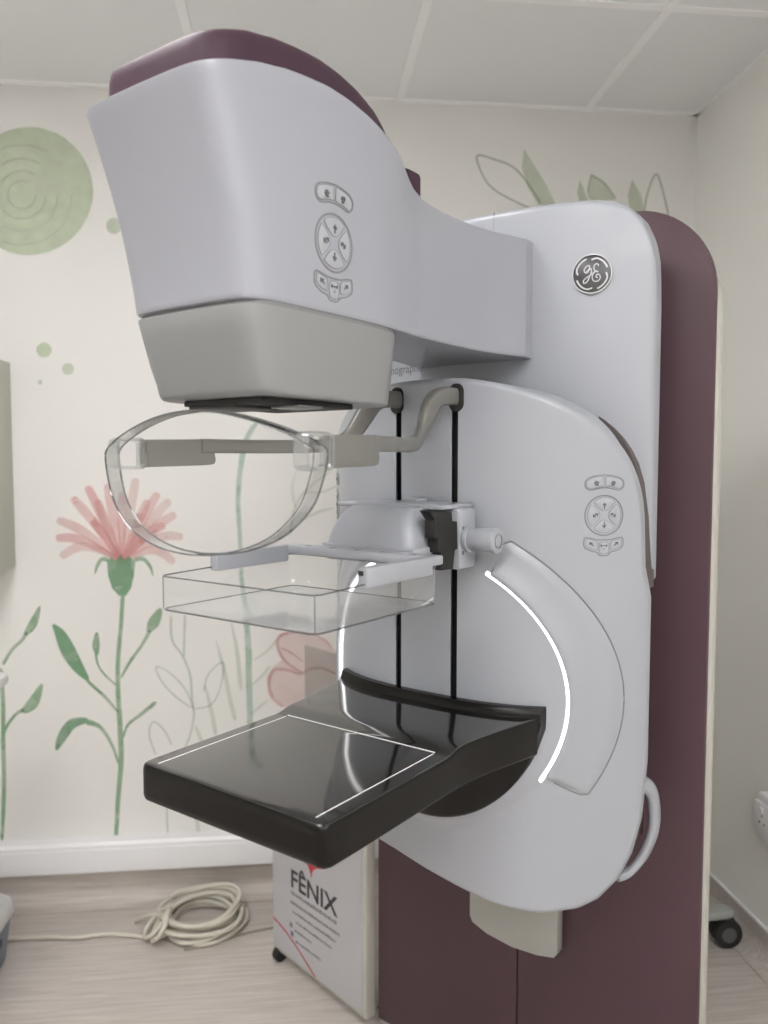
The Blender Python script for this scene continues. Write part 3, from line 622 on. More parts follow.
# aubergine cap sitting inside the shell's top edge
def cap_half(t):
    yf = -.098 + .0 * t; w = .103 - .004 * t
    return chaikin([(0, yf), (.045, yf), (w - .02, yf + .004), (w - .002, yf + .03), (w, .0), (w, .12), (w - .004, .20), (w - .014, .25), (.06, .30), (.045, .335), (0, .345)], 3)
def cap_h(y): return interp(y, [-.11, -.05, .05, .15, .22, .28, .345], [.037, .038, .038, .037, .034, .026, .010])
rows = []
for t, k in ((0, 0), (.2, .35), (.5, .7), (.75, .9), (.92, .985), (1, 1)):
    loop = []
    for (x, y) in cap_half(t):
        sh = 1 - .035 * max(0, (t - .5) / .5) ** 2
        loop.append((x * sh, y + (.004 * max(0, (t - .5) / .5) ** 2 if y < 0 else 0), ztop(y) - .012 + (.012 + cap_h(y)) * k))
    rows.append(loop + [(-x, y, z) for (x, y, z) in reversed(loop[1:-1])])
for s in (.8, .5, .2, .02):
    base = rows[5]
    rows.append([(p[0] * s, .1 + (p[1] - .1) * s, ztop(.1 + (p[1] - .1) * s) + cap_h(.1 + (p[1] - .1) * s)) for p in base])
V, F = g_loft(rows, cap0=False, cap1=False)
pyd('top_cap', V, F, M_PURPLE_CAP, head, 40)

prism('cap_tail', rrect(.085, .05, .012, 5, .008, .357), 1.775, 1.846, M_PURPLE_CAP, head, .006, 'z')

# grey collar and collimator plates below the head
def collar_rows(levels):
    rows = []
    for z, k in levels:
        yf = -.053 + .030 * k; w = .1105 - .004 * k; yb = .262 - .012 * k
        h = chaikin([(0, yf), (.06, yf + .001), (w - .018, yf + .005), (w - .004, yf + .020), (w, yf + .055), (w + .001, .10), (w, yb - .06), (w - .012, yb - .018), (w - .04, yb), (0, yb)], 3)
        rows.append([(x, y, z) for x, y in h] + [(-x, y, z) for x, y in reversed(h[1:-1])])
    return rows
V, F = g_loft(collar_rows([(1.5775, .0), (1.575, -.02), (1.55, .22), (1.52, .52), (1.497, .80), (1.486, .90), (1.4815, .98), (1.479, 1.1), (1.478, 1.3)]))
pyd('collar', V, F, M_COLLAR, head, 45)
V, F = g_loft(collar_rows([(1.584, .15), (1.576, .15)])); pyd('collar_gap', V, F, M_LINE, head, 40)
prism('collimator_plate', [(-.062, -.002), (.078, -.002), (.078, .17), (-.062, .17)], 1.4705, 1.4775, M_DARK, head, .001, 'z')
prism('collimator_plate', [(-.055, .0), (.030, .0), (.030, .075), (-.055, .075)], 1.4665, 1.471, M_CLAMP, head, .001, 'z')
prism('collimator_plate', [(.036, .055), (.085, .055), (.085, .10), (.036, .10)], 1.4675, 1.471, mat('plate_grey', (.2, .2, .2), .3, metal=.6), head, .001, 'z')

# --- keypads
def keypad(owner, fr, s=1.0):
    k = .001 * s
    bar = lambda a0, a1, r0, r1, cy, n=10: [(r1 * sin(R(a0 + (a1 - a0) * i / n)), cy + r1 * cos(R(a0 + (a1 - a0) * i / n))) for i in range(n + 1)] + [(r0 * sin(R(a1 - (a1 - a0) * i / n)), cy + r0 * cos(R(a1 - (a1 - a0) * i / n))) for i in range(n + 1)]
    def soft(p):
        q = p + [p[0]]
        o = []
        for a, b in zip(q[:-1], q[1:]):
            o += [tuple(.8 * x + .2 * y for x, y in zip(a, b)), tuple(.2 * x + .8 * y for x, y in zip(a, b))]
        return [(x * k, y * k) for x, y in o]
    def rbar(a0, a1, r0, r1, cy, e0, e1, n=10):
        p = bar(a0, a1, r0, r1, cy, n); m_ = n + 1; rc = (r0 + r1) / 2; hr = (r1 - r0) / 2
        def cap(a, sg): return [(rc * sin(R(a)) + hr * (cos(t) * sin(R(a)) + sg * sin(t) * cos(R(a))), cy + rc * cos(R(a)) + hr * (cos(t) * cos(R(a)) - sg * sin(t) * sin(R(a)))) for t in [pi * k_ / 6 for k_ in range(1, 6)]]
        return p[:m_] + (cap(a1, 1) if e1 else []) + p[m_:] + (list(reversed(cap(a0, -1))) if e0 else [])
    keys = [soft(rbar(-21, -1.5, 59, 75, -11, 1, 0)), soft(rbar(1.5, 21, 59, 75, -11, 0, 1))]
    for a in (0, 90, 180, 270):
        pt = [(29 * sin(R(t)), 29 * cos(R(t))) for t in range(-41, 42, 10)] + [(10.5, 13), (4, 8), (-4, 8), (-10.5, 13)]
        c, d = cos(R(a)), sin(R(a)); keys.append(soft([(x * c + y * d, -x * d + y * c) for x, y in pt]))
    keys += [soft([(-31, -39), (-25, -40), (-11.5, -43), (-11.5, -57), (-20, -56), (-31, -51)]), soft([(11.5, -43), (25, -40), (31, -39), (31, -51), (20, -56), (11.5, -57)]), soft([(-8.5, -44), (8.5, -44), (8.5, -60), (4.5, -64), (-4.5, -64), (-8.5, -60)])]
    for p in keys: pyd('key', *fr.plate(p, .0007), M_KEY, owner, 50)
    top = soft(rbar(-21, 21, 56.5, 77.5, -11, 1, 1, 16)); bot = soft([(-34, -36.5), (-25, -37), (-11, -40.5), (11, -40.5), (25, -37), (34, -36.5), (35, -52), (23, -59), (11.5, -61), (7, -67), (-7, -67), (-11.5, -61), (-23, -59), (-35, -52)])
    lines = [fr.ribbon(top, .0018 * s, .0007, True), fr.ribbon([(q[0] * k, q[1] * k) for q in circ(33, 40)], .0026 * s, .0008, True), fr.ribbon(bot, .0018 * s, .0007, True)]
    for p in keys: lines.append(fr.ribbon(p, .0007 * s, .0009, True))
    pyd('key_groove', *join_geo(lines), M_LINE, owner, 0, fix=False)['kind'] = 'stuff'
    ic = []
    def seg(*pts): ic.append(fr.ribbon([(x * k, y * k) for x, y in pts], .0015 * s, .0018))
    seg((0, 11), (0, 20)); seg((-3, 16), (0, 20.5), (3, 16))
    seg((0, -11), (0, -20)); seg((-3, -16), (0, -20.5), (3, -16))
    seg((-19, -2), (-13, 3)); seg((-19, 2), (-19, -2.5), (-14, -2.5)); seg((-16, 3), (-12, 3), (-12, -1))
    seg((13, 3), (19, -2)); seg((19, 2), (19, -2.5), (14, -2.5)); seg((12, -1), (12, 3), (16, 3))
    for sx in (-1, 1):
        seg((sx * 10, 54), (sx * 18, 53)); seg(*[(sx * 15 + 3 * cos(R(t)), 53.5 + 3 * sin(R(t))) for t in range(0, 361, 60)]); seg((sx * 11, 50), (sx * 16, 49))
        seg((sx * 24, -45), (sx * 18, -50)); seg((sx * 19, -45.5), (sx * 24.5, -44.5), (sx * 24, -49))
    seg((-5, -50), (5, -50)); seg((-5, -48), (-5, -52)); seg((5, -48), (5, -52)); seg((-1, -56), (1, -56))
    pyd('key_icon', *join_geo(ic), M_ICON, owner, 0, fix=False)['kind'] = 'stuff'
hb = bvh_of(head)
keypad(head, Frame(hb, (.12, .088, 1.668), (0, 1, 0), (0, 0, 1)), 1.05)
keypad(head, Frame(hb, (-.12, .088, 1.668), (0, -1, 0), (0, 0, 1)), 1.05)

# --- lower gantry cover with two track slots and the round hub
HZ = 1.007
def yg0(x): return .468 + 4.2 * abs(x) ** 2.93
def yg(x, z):
    r = math.hypot(x, z - HZ)
    b = .0135 * (1 - sstep(.218, .243, r))
    b *= 1 - sstep(HZ - .13, HZ - .02, z)
    return yg0(x) - b
g_top = smooth_path([(0, 1.541, 0), (.062, 1.540, 0), (.119, 1.531, 0), (.166, 1.519, 0), (.208, 1.502, 0), (.247, 1.480, 0), (.278, 1.453, 0), (.302, 1.418, 0), (.317, 1.378, 0), (.326, 1.322, 0), (.3275, 1.24, 0)], 6)
def g_zt(x):
    a = abs(x) * 1.015
    if a > .3275: return 1.235 - (a - .3275) / .0085 * .06
    return interp(a, [p.x for p in g_top], [p.y for p in g_top])
def g_zb(x):
    x = x * 1.015
    if x < -.0: return interp(-x, [0, .066, .15, .22, .27, .31, .33, .336], [.679, .694, .705, .715, .735, .775, .82, .90])
    return interp(x, [0, .072, .142, .204, .257, .282, .305, .320, .331, .336], [.679, .6655, .6525, .648, .657, .671, .700, .740, .80, .90])
SL = .0573; SW = .0058
xs_g = sorted(set(round(q, 5) for q in cos_xs(.331, 120) if min(abs(abs(q) - SL + SW), abs(abs(q) - SL - SW)) > .0015 and not (SL - SW < abs(q) < SL + SW)) | {SL - SW, SL + SW, -SL - SW, -SL + SW})
V, F = shell_grid(xs_g, g_zt, g_zb, yg, 130, .010, .600, skip=lambda x, z: SL - SW < abs(x) < SL + SW and .85 < z < 1.517)
gantry = pyd('gantry_cover', V, F, M_WHITE, MC, 30)
for sx in (-1, 1):
    box('track_slot', sx * SL - .010, sx * SL + .010, .480, .50, .84, 1.527, M_DARK, gantry)
    # black rounded pocket where each shield arm leaves the slot
    prism('arm_pocket', rrect(.026, .046, .0125, 6, sx * (SL + .003), 1.507), .464, .475, M_DARK, gantry, .002)
gb = bvh_of(gantry)
go = [(x * .976, 1.19 + (g_zt(x) - 1.19) * .990) for x in xs_g[::3] if g_zt(x) > 1.2]; go += [(go[-1][0], 1.185), (go[0][0], 1.185)]
prism('recess_shade', go, .652, .70, mat('recess_shade_brown', (.085, .07, .07), .6), gantry)  # dark strip standing in for the shade in the gap behind the gantry rim
for sx in (-1, 1):
    an = R(40)
    keypad(gantry, Frame(gb, (sx * .279, .568, 1.314), (cos(an), sx * sin(an), 0), (0, 0, 1)), .98)
# crescent covers and light strips on both sides of the hub
def polar(rs, a0, a1, n, sx):
    rows = []
    for k in range(n + 1):
        a = R(a0 + (a1 - a0) * k / n); row = []
        e = min(k, n - k) / n
        for r, off in rs:
            x = r * cos(a); z = HZ + r * sin(a); row.append((sx * x, yg0(x) - off * (1 if 0 < k < n else 0), z))
        rows.append(row)
    return g_loft(rows, closed=False)
for sx in (1, -1):
    v, f = polar([(.2435, .0), (.2435, .0105), (.2465, .0125), (.252, .0125), (.258, .0100), (.265, .0068), (.275, .0042), (.29, .003), (.3035, .0022), (.305, -.001)], -30.5, 60, 60, sx)
    pyd('crescent_cover', v, f, M_WHITE, gantry, 60, fix=False)
    v, f = polar([(.2362, -.001), (.2362, .0018), (.2370, .0024), (.2425, .0044), (.2433, .0040), (.2433, -.001)], -33.5, 61.5, 60, sx)
    pyd('light_strip', v, f, M_GLOW, gantry, 60, fix=False)
    pts = []
    for k in range(61):
        a = R(-30 + 89.5 * k / 60); pts.append((sx * .3065 * cos(a), yg0(.3065 * cos(a)) - .0004, HZ + .3065 * sin(a)))
    for r in (.298, .285, .27, .258): pts.insert(0, (sx * r * cos(R(-31)), yg0(r * cos(R(-31))) - .0006, HZ + r * sin(R(-31))))
    for r in (.298, .288, .275): pts.append((sx * r * cos(R(60.5 + (.3065 - r) * 60)), yg0(r * cos(R(61))) - .0006, HZ + r * sin(R(60.5 + (.3065 - r) * 60))))
    tube('cover_seam', pts, .0012, M_LINE, gantry, 6)

# --- side hand grips
for sx in (1, -1):
    P = smooth_path([(sx * .316, .655, .874), (sx * .326, .683, .852), (sx * .3295, .698, .815), (sx * .3285, .698, .775), (sx * .316, .688, .733), (sx * .300, .668, .708), (sx * .28, .645, .700)], 5)
    P = [p - Vector((0, 0, .020)) for p in P]
    h = sweep('hand_grip', P, .016, .032, M_WHITE, MC, 12, 3.0, up=(0, 1, 0))
    box('grip_recess', sx * .308 - .004, sx * .308 + .004, .655, .695, .745, .845, mat('grip_dark', (.06, .03, .03), .5), h, .003)

# --- breast platform
def plat_row(y, hw, zt, zb, r=.006, n=5):
    hw -= .003
    pts = rrect(2 * hw, zt - zb, min(r, (zt - zb) * .45), n, 0, (zt + zb) / 2)
    return [(x, y, z) for x, z in pts]
spec = [(-.002, .158, .970, .940, .006), (-.001, .164, .9755, .932, .008), (.002, .169, .9785, .9275, .009), (.006, .1725, .9797, .9257, .008), (.013, .174, .980, .925, .007)]
spec += [(y, .174, .980, .925, .006) for y in (.05, .12, .2, .265)]
spec += [(.275, .174, .9805, .925, .006), (.285, .174, .9825, .925, .006), (.298, .1742, .9855, .925, .006), (.310, .175, .987, .925, .006), (.33, .1765, .9875, .925, .006), (.37, .183, .9875, .925, .006), (.41, .192, .9875, .925, .006), (.45, .2015, .9875, .925, .006), (.485, .209, .9875, .925, .006)]
rows = [plat_row(*s) for s in spec]
V, F = g_loft(rows)
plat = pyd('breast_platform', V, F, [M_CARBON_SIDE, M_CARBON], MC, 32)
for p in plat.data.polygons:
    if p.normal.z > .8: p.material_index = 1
for (a, b) in (((-.1445, .012), (-.1445, .274)), ((-.1445, .274), (.1445, .274)), ((.1445, .274), (.1445, .014))):
    dx, dy = b[0] - a[0], b[1] - a[1]; L = math.hypot(dx, dy); nx, ny = -dy / L * .0008, dx / L * .0008
    zz = lambda y: .98035 + (.0009 if y > .27 else 0)
    q = [(a[0] + nx, a[1] + ny), (b[0] + nx, b[1] + ny), (b[0] - nx, b[1] - ny), (a[0] - nx, a[1] - ny)]
    prism('detector_line', q, .9799, .9815 if b[1] == a[1] else .9803, M_MARK, plat, 0, 'z', smooth=0)
# curved black flange against the gantry
rows = []
NF = 48
def flange_pt(u, off, k):     # u: outline angle, lower half disc with flat top lip
    return u
xsf = [-.209 + .418 * i / NF for i in range(NF + 1)]
def fl_zb(x): return HZ - .01 - math.sqrt(max(.0004, .2115 ** 2 - x * x))
rows = []
for x in xsf:
    yb = yg0(x) - .001; zt = 1.0015; zb = min(fl_zb(x), zt - .02)
    rows.append([(x, yb - .0165, zb + .004), (x, yb - .020, zb + .009), (x, yb - .020, zt - .014), (x, yb - .016, zt - .004), (x, yb - .0125, zt), (x, yb, zt), (x, yb + .004, zt - .02), (x, yb + .004, zb), (x, yb - .01, zb)])
V, F = g_loft(rows)
pyd('flange', V, F, M_CARBON_SIDE, plat, 40)

# --- compression carriage on the tracks
car = box('compression_carriage', -.104, .104, .408, .462, 1.228, 1.326, M_WHITE, MC, .006)
box('carriage_lid', -.112, .096, .366, .464, 1.325, 1.333, M_WHITE, car, .003)
box('lid_tab', -.022, .012, .425, .455, 1.332, 1.3395, M_WHITE, car, .002)
rows = []
for k in range(11):
    t = k / 10; z = 1.268 + (1.3285 - 1.268) * t
    s = sin(t * pi / 2) ** 2.2; hw = .086 - .018 * t ** 2 - .006 * t; y0 = .302 + .014 * t + .020 * t ** 4; y1 = .408
    r = .018
    rows.append([(x, y, z) for x, y in rrect(2 * hw, y1 - y0, r, 6, -.004, (y0 + y1) / 2)])
rows.append([(x * .9, y * .9 + .037, 1.3295) for x, y, z in rows[-1]])
V, F = g_loft(rows); hood = pyd('hood', V, F, M_WHITE, car, 45)
box('hood_base', -.092, .088, .300, .410, 1.258, 1.270, M_WHITE, car, .003)
cl = [(.322, 1.327), (.385, 1.322), (.388, 1.308), (.402, 1.306), (.404, 1.262), (.396, 1.262), (.390, 1.232), (.358, 1.233), (.354, 1.262), (.346, 1.262), (.346, 1.285), (.338, 1.285), (.338, 1.312)]
prism('side_clamp', cl, .084, .103, M_DARK, car, .001, 'x')
prism('lower_bracket', [(.36, 1.236), (.408, 1.236), (.408, 1.262), (.36, 1.262)], -.086, .086, M_WHITE, car, .004, 'x')
for sx in (1, -1):
    kb = cyl('knob', (sx * .103, .432, 1.276), (sx * .160, .432, 1.276), .0175, M_WHITE, car, r1=.0205, bev=.003)
    cyl('knob_collar', (sx * .1035, .432, 1.276), (sx * .112, .432, 1.276), .0215, M_WHITE, car, bev=.002)
    tube('knob_ring', [(sx * .1605, .432 + .011 * cos(R(a)), 1.276 + .011 * sin(R(a))) for a in range(0, 360, 20)], .0007, M_LINE, car, 6, closed=True)
box('scale_mark', .1035, .1042, .416, .422, 1.252, 1.258, M_ICON, car); box('scale_mark', .1035, .1042, .416, .4215, 1.292, 1.297, M_ICON, car)

# --- clear compression paddle hung from a white fork
pad = empty('compression_paddle'); pad.parent = MC
box('fork_bar', -.147, .147, .262, .292, 1.2525, 1.2665, M_WHITE, pad, .003)
for i in range(5): box('fork_slot', -.10 + i * .05, -.088 + i * .05, .270, .274, 1.2655, 1.2668, M_CLAMP, pad)
for sx in (1, -1):
    box('fork_arm', sx * .1385 - .0085, sx * .1385 + .0085, .112, .265, 1.240, 1.2665, M_WHITE, pad, .003)
box('arm_tip', .1325, .1405, .1100, .1125, 1.256, 1.2625, M_CLAMP, pad, .001)
box('fork_neck', -.07, .07, .285, .305, 1.246, 1.262, M_WHITE, pad, .004)
def tray_loop(hw, y0, y1, r, z): return [(x, y, z) for x, y in rrect(2 * hw, y1 - y0, r, 7, 0, (y0 + y1) / 2)]
def ztray(y): return 1.2435 + .006 * sstep(.03, .12, y)
o0 = tray_loop(.1425, .0165, .286, .014, 1.199)
def withz(loop, dz): return [(x, y, ztray(y) + dz) for x, y, z in loop]
outer = [tray_loop(.136, .023, .28, .010, 1.1955), tray_loop(.1405, .0185, .284, .013, 1.1965), tray_loop(.1425, .0165, .286, .014, 1.1995)]
V, F = g_loft(outer + [withz(o0, 0)], cap0=False, cap1=False)
tw = pyd('tray_wall', V, F, M_CLEAR_TRAY, pad, 40)
b0 = tray_loop(.136, .023, .28, .010, 1.1955)
pyd('tray_floor', b0 + [(x, y, 1.1980) for x, y, z in b0], [tuple(range(len(b0)))] + [tuple(range(len(b0), 2 * len(b0)))], M_CLEAR_FLOOR, pad, 0)
tube('tray_rim', [(x, y, ztray(y)) for x, y, z in o0], .0011, M_CLEAR_EDGE, pad, 6, closed=True)
tube('tray_bottom_edge', [(x, y, 1.197) for x, y, z in tray_loop(.141, .018, .285, .014, 1.2)], .0014, M_CLEAR_EDGE, pad, 6, closed=True)
for sx in (1, -1):
    tube('corner_edge', [(sx * .1386, .0206, 1.198), (sx * .1386, .0206, 1.243)], .0009, M_CLEAR_EDGE, pad, 6)

# --- clear face shield on two grey arms
sh = empty('face_shield'); sh.parent = MC
half = smooth_path([(0, 1.4615, 0), (.045, 1.4585, 0), (.085, 1.452, 0), (.13, 1.441, 0), (.170, 1.428, 0), (.194, 1.416, 0), (.1975, 1.405, 0), (.193, 1.385, 0), (.181, 1.356, 0), (.160, 1.333, 0), (.13, 1.313, 0), (.09, 1.299, 0), (.045, 1.2905, 0), (0, 1.288, 0)], 5)
half = [Vector((p.x * .947, p.y, 0)) for p in half]
outl = [(p.x, p.y) for p in half] + [(-p.x, p.y) for p in reversed(half[1:-1])]
def vis_y(x): return -.050 + .43 * x * x
CZ = 1.385
rows = []
for s, dy in ((.0001, 0), (.3, 0), (.6, 0), (.85, 0), (.96, 0), (.99, .0015), (1.0, .005), (1.0, .0051)):
    rows.append([(x * s, vis_y(x * s) + dy, CZ + (z - CZ) * s) for x, z in outl])
V, F = g_loft(rows, cap0=False, cap1=False)
pyd('visor', V, F, M_CLEAR, sh, 50)
rows = [[(x, vis_y(x) + dy, z) for x, z in outl] for dy in (.004, .012, .023)]
V, F = g_loft(rows, cap0=False, cap1=False)
pyd('visor_rim', V, F, M_CLEAR_RIM, sh, 50)
tube('visor_front_edge', [(x * .995, vis_y(x) + .001, CZ + (z - CZ) * .995) for x, z in outl], .0010, M_CLEAR_EDGE, sh, 6, closed=True)
tube('visor_rear_edge', [(x, vis_y(x) + .023, z) for x, z in outl], .0014, M_CLEAR_EDGE, sh, 6, closed=True)
for sx in (1, -1):
    # hollow clear mounting block
    lp_ = [(sx * .1675, y, z) for y, z in rrect(.044, .038, .007, 4, -.0115, 1.4115)]
    sweep('mounting_block', lp_, .0055, .020, M_CLEAR_BLOCK, sh, 8, 6.0, up=(1, 0, 0), closed=True)
    plate = smooth_path([(sx * .167, .009, 1.4115), (sx * .165, .04, 1.4125), (sx * .161, .08, 1.4135), (sx * .154, .112, 1.4145), (sx * .151, .125, 1.4165)], 5)
    n = len(plate)
    pt = [.0385] * n
    pt[-1] = .030; pt[-2] = .034
    sweep('mounting_plate', plate, .007, pt, M_GREY, sh, 12, 8.0)
    path = [(sx * .153, .105, 1.4235), (sx * .136, .17, 1.4235), (sx * .114, .235, 1.4240), (sx * .092, .292, 1.4255), (sx * .078, .326, 1.431), (sx * .068, .354, 1.449), (sx * .0625, .378, 1.478), (sx * .060, .402, 1.499), (sx * .058, .432, 1.507), (sx * .0575, .468, 1.508)]
    P = smooth_path(path, 6); n = len(P)
    wd = [.011 + .009 * sstep(.40, .75, i / n) for i in range(n)]; ht = [.021 + .012 * math.exp(-((i / n - .66) / .13) ** 2) + .008 * sstep(.7, .9, i / n) for i in range(n)]
    sweep('shield_arm', P, wd, ht, M_GREY, sh, 14, 4.0)

# ------------------------------------------------------------------ wheeled screen with printed panel, left of the column
SCW = .403
sc = empty('wheeled_screen', (-.087, 2.196, 0), R(90 - 144.0))
tag(sc, 'white wheeled panel with printed lettering and a grey glass pane, left of the column', 'screen')
M_PANEL = mat('panel_white', (.46, .455, .475), .3); M_PRINT = mat('print_black', (.03, .03, .035), .5)
M_RED = mat('print_red', (.50, .03, .05), .5); M_BLUE = mat('print_blue', (.12, .16, .30), .5); M_PGREY = mat('print_small', (.22, .21, .23), .5)
panel = box('panel_body', 0, SCW, .004, .035, .034, .50, M_CREAM, sc, .004)
box('poster_sheet', .006, SCW - .014, .0015, .005, .046, .488, M_PANEL, panel, .0005, 1)
glass = box('glass_pane', .144, SCW - .01, .014, .022, .50, .919, clear_mat('smoked_glass', (.80, .815, .81), 1.0, .03), sc, .001, 1)
for x in (.012, SCW - .022):
    box('glass_post' if x > .1 else 'panel_post', x if x > .1 else .0, (x + .012) if x > .1 else .012, .012, .026, .40, .90 if x > .1 else .50, M_CREAM, sc, .002)
for x in (.02, SCW - .03):
    for y in ((-.0, .30) if x < .1 else (.08, .30)):
        cst = cyl('castor', (x - .011, y + .014, .021), (x + .011, y + .014, .021), .021, M_RUBBER, sc, bev=.003)
        box('castor_fork', x - .014, x + .014, y + .004, y + .03, .028, .040, M_RUBBER, cst, .002)
    box('foot_rail', x - .012, x + .012, .02, .33, .036, .052, M_CREAM, sc, .003)
def on_panel(name, v, f, m): return pyd(name, [(a[0], .0012, a[1]) for a in v], f, m, panel, 0, fix=False)
def sheet_text(body, x0, x1, z, h, m, bold=0.0):
    v, f = text_geo(body, 1.0, bold=bold); a0 = min(q[0] for q in v); a1 = max(q[0] for q in v); hh = .73
    on_panel('lettering', [(x0 + (q[0] - a0) / (a1 - a0) * (x1 - x0), z + q[1] / hh * h) for q in v], f, m)
sheet_text('FÊNIX', .094, .296, .250, .051, M_PRINT, .022)
def faint(x0, x1, z, h, m, seed):   # print too small to read: broken strokes
    r = random.Random(seed); x = x0; V, F = [], []
    while x < x1 - .006:
        L = r.uniform(.004, .012)
        n = len(V); V += [(x, z), (x + L, z), (x + L, z + h * r.uniform(.6, 1)), (x, z + h * r.uniform(.6, 1))]; F.append((n, n + 1, n + 2, n + 3)); x += L + r.uniform(.0012, .003)
    on_panel('small_print', V, F, m)['kind'] = 'stuff'
faint(.094, .296, .228, .012, M_PGREY, 1); faint(.09, .302, .202, .010, M_PGREY, 2); faint(.10, .295, .178, .009, M_PGREY, 3); faint(.115, .275, .154, .008, M_PGREY, 4)
faint(.110, .190, .129, .008, M_PGREY, 5); faint(.113, .228, .100, .008, M_PGREY, 6)
on_panel('print_icon', [(.086, .134), (.099, .134), (.099, .147), (.086, .147)], [(0, 1, 2, 3)], M_PGREY)
on_panel('print_icon', [(.090, .110), (.103, .110), (.103, .124), (.090, .124)], [(0, 1, 2, 3)], M_BLUE)
# red winged emblem above the lettering
for sx in (1, -1):
    P = [(0, .318), (.012, .335), (.028, .345), (.050, .352), (.078, .395), (.060, .378), (.050, .392), (.038, .372), (.026, .385), (.018, .362), (.006, .372), (0, .352)]
    on_panel('emblem_wing', [(.184 + sx * a, b) for a, b in P], [tuple(range(len(P)))], M_RED)
on_panel('emblem_tail', [(.178, .330), (.190, .330), (.186, .306)], [(0, 1, 2)], M_RED)
P = smooth_path([(.006, .125, 0), (.06, .112, 0), (.12, .088, 0), (.18, .056, 0), (.20, .046, 0)], 6)
V = []
for p in P: V += [(p.x, p.y + .003), (p.x, p.y - .003)]
on_panel('red_swoosh', V, [(2 * i, 2 * i + 1, 2 * i + 3, 2 * i + 2) for i in range(len(P) - 1)], M_RED)

# ------------------------------------------------------------------ coiled cable on the floor
cc = empty('cable_coil', (-.30, 2.375, 0)); tag(cc, 'coiled cream cable lying on the wood floor by the wall', 'cable')
r_ = random.Random(4); pts = []
N = 7 * 28
for i in range(N):
    a = 2 * pi * i / 28 + 2.9; lp_ = i / 28
    rr = .098 + .012 * sin(lp_ * 2.3) + .006 * sin(3 * a + lp_)
    pts.append((rr * 1.1 * cos(a) + .008 * sin(lp_ * 1.7), rr * .98 * sin(a) + .006 * cos(lp_ * 2.9), .010 + .0095 * lp_ + .010 * sin(a + 1.2) * (lp_ / 7) + (.004 * sin(2 * a + lp_ * 2))))
pts = [(x, y, max(z, .0085)) for x, y, z in pts]
tube('coil', smooth_path(pts, 2), .0070, M_CABLE, cc, 8)
kn = []
for i in range(46):
    a = i / 45 * 2 * pi * 3.2; kn.append((-.122 + .035 * cos(a) * .8 + .012 * sin(a * .5), -.02 - .05 * (i / 45) + .05 * sin(a) * .7, .045 + .03 * sin(a + 1.3)))
tube('tied_knot', smooth_path([(x, y, max(z, .009)) for x, y, z in kn], 3), .0068, M_CABLE, cc, 8)
tube('loose_end', smooth_path([(-.09, -.03, .05), (-.14, -.005, .05), (-.18, .02, .03), (-.205, .04, .0085)], 5), .0068, M_CABLE, cc, 8)
tube('cable_tail', smooth_path([(-.07, -.05, .03), (-.13, -.055, .0085), (-.20, -.035, .0085), (-.28, -.02, .0085), (-.36, -.03, .0085), (-.44, -.018, .0085), (-.56, -.015, .0085)], 6), .0066, M_CABLE, cc, 8)
tube('thin_lead', smooth_path([(-.04, -.115, .006), (.05, -.09, .004), (.12, -.055, .004), (.22, -.03, .004), (.32, -.02, .004)], 6), .0035, mat('lead_grey', (.30, .27, .23), .5), cc, 6)

# ------------------------------------------------------------------ low lidded box at the left edge
bx = empty('lidded_box', (-1.03, 2.165, 0)); tag(bx, 'low blue grey plastic box with a white lid at the left edge', 'box')
rows = [[(x, y, z) for x, y in rrect(w_, d_, .03, 5)] for z, w_, d_ in ((.0, .38, .24), (.006, .395, .255), (.12, .42, .28), (.128, .424, .284))]
pyd('box_body', *g_loft(rows), mat('box_blue_grey', (.17, .20, .26), .4), bx, 45)
rows = [[(x, y, z) for x, y in rrect(w_, d_, .03, 5)] for z, w_, d_ in ((.126, .43, .29), (.132, .436, .296), (.168, .425, .285), (.182, .40, .26), (.185, .36, .22))]
pyd('lid', *g_loft(rows), mat('lid_white', (.72, .73, .72), .4), bx, 45)
box('side_grip', .196, .212, -.05, .05, .075, .095, mat('grip_blue', (.06, .07, .10), .5), bx, .004)

# ------------------------------------------------------------------ white table whose corner shows at the left edge
tb = empty('white_table', (-1.092, 1.68, 0)); tag(tb, 'white table whose rounded corner just shows at the left edge', 'table')
prism('table_top', rrect(.80, .60, .03, 6), .874, .898, mat('table_white', (.78, .78, .78), .35), tb, .006, 'z')
for x in (-.34, .1):
    for y in (-.26, .26): box('leg', x - .018, x + .018, y - .018, y + .018, 0, .875, M_TBAR, tb, .003)
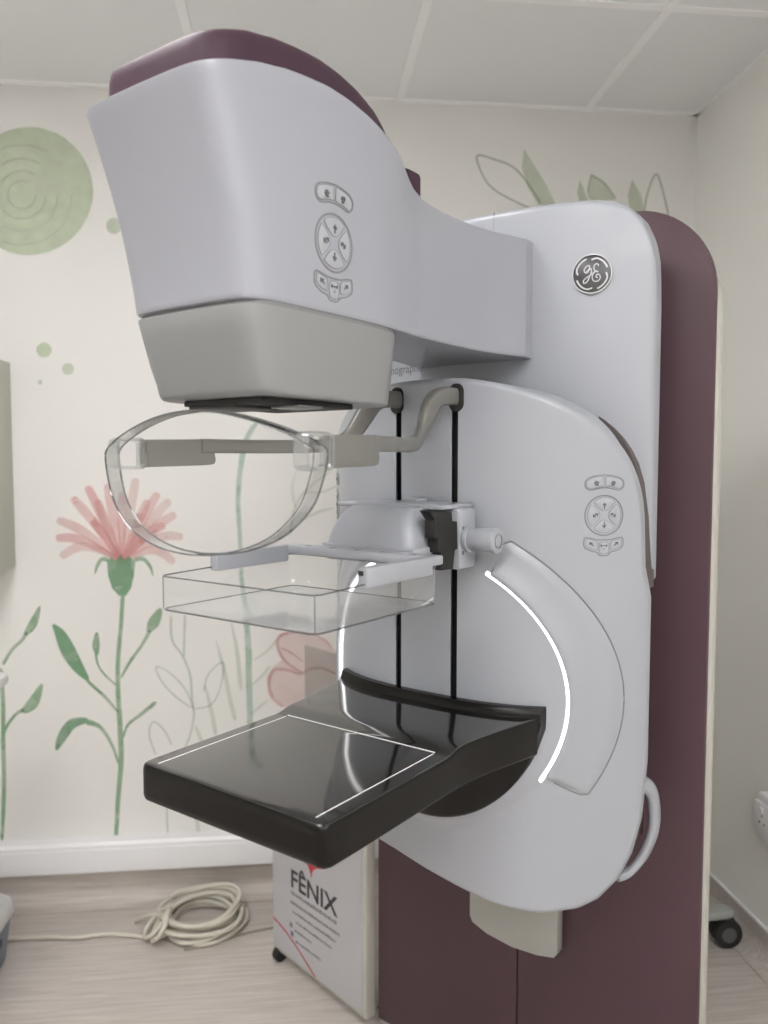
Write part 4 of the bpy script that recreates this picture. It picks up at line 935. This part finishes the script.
# ------------------------------------------------------------------ wall cabinet at the left edge
wc = empty('wall_cabinet', (-1.165, 2.55, 1.08)); tag(wc, 'sage coloured wall cabinet hung on the mural wall at the left edge', 'cabinet')
M_SAGE = mat('sage_laminate', (.56, .57, .49), .5)
box('carcass', -.30, .295, -.235, -.001, 0, .62, M_SAGE, wc, .002)
for x0, x1 in ((-.298, -.004), (.0, .297)):
    d = box('door', x0, x1, -.255, -.237, .003, .617, M_SAGE, wc, .003)
    hx = x1 - .03 if x0 < -.1 else x0 + .03
    box('handle', hx - .005, hx + .005, -.280, -.255, .04, .16, M_GREY, d, .002)

# ------------------------------------------------------------------ double socket on the right wall
so = empty('wall_socket', (1.29, 1.975, .422)); tag(so, 'white plastic wall socket on the right wall', 'socket')
box('back_box', -.030, -.001, -.074, .074, -.066, .066, M_TRIM, so, .004)
pl_ = box('face_plate', -.040, -.029, -.076, .076, -.045, .045, M_TRIM, so, .004)
for yy in (-.036, .036):
    for a, b in ((0, .012), (-.011, -.008), (.011, -.008)): box('pin_hole', -.0405, -.0385, yy + a - .002, yy + a + .002, b - .004, b + .003, M_DARK, pl_)
    box('switch', -.044, -.039, yy - .006, yy + .006, .020, .036, M_TRIM, pl_, .001)

# ------------------------------------------------------------------ castor base of a stand behind the column
rs = empty('rolling_stand', (1.022, 2.135, 0)); tag(rs, 'grey stand base on black castors on the floor by the right wall', 'stand')
M_BASE = mat('base_grey', (.36, .38, .37), .4)
cyl('pole', (0, 0, .07), (0, 0, .95), .018, M_GREY, rs); cyl('hub', (0, 0, .062), (0, 0, .11), .05, M_BASE, rs, bev=.008)
cyl('tray', (0, 0, .95), (0, 0, .965), .10, M_BASE, rs, bev=.004)
for k in range(4):
    a = R(-2 + 90 * k); c, s = cos(a), sin(a)
    sweep('leg', [(.03 * c, .03 * s, .088), (.12 * c, .12 * s, .094), (.20 * c, .20 * s, .098), (.216 * c, .216 * s, .097)], [.05, .046, .044, .03], [.030, .028, .028, .02], M_BASE, rs, 12, 4.0)
    wx, wy = .198 * c, .198 * s
    for dd in (-.016, .016):
        wh = cyl('castor', (wx - s * (dd - .010), wy + c * (dd - .010), .042), (wx - s * (dd + .010), wy + c * (dd + .010), .042), .042, M_RUBBER, rs, bev=.006)
        sgn = 1 if dd > 0 else -1
        cyl('wheel_cap', (wx - s * (dd + sgn * .009), wy + c * (dd + sgn * .009), .042), (wx - s * (dd + sgn * .0108), wy + c * (dd + sgn * .0108), .042), .022, mat('wheel_grey', (.10, .10, .10), .5), wh)
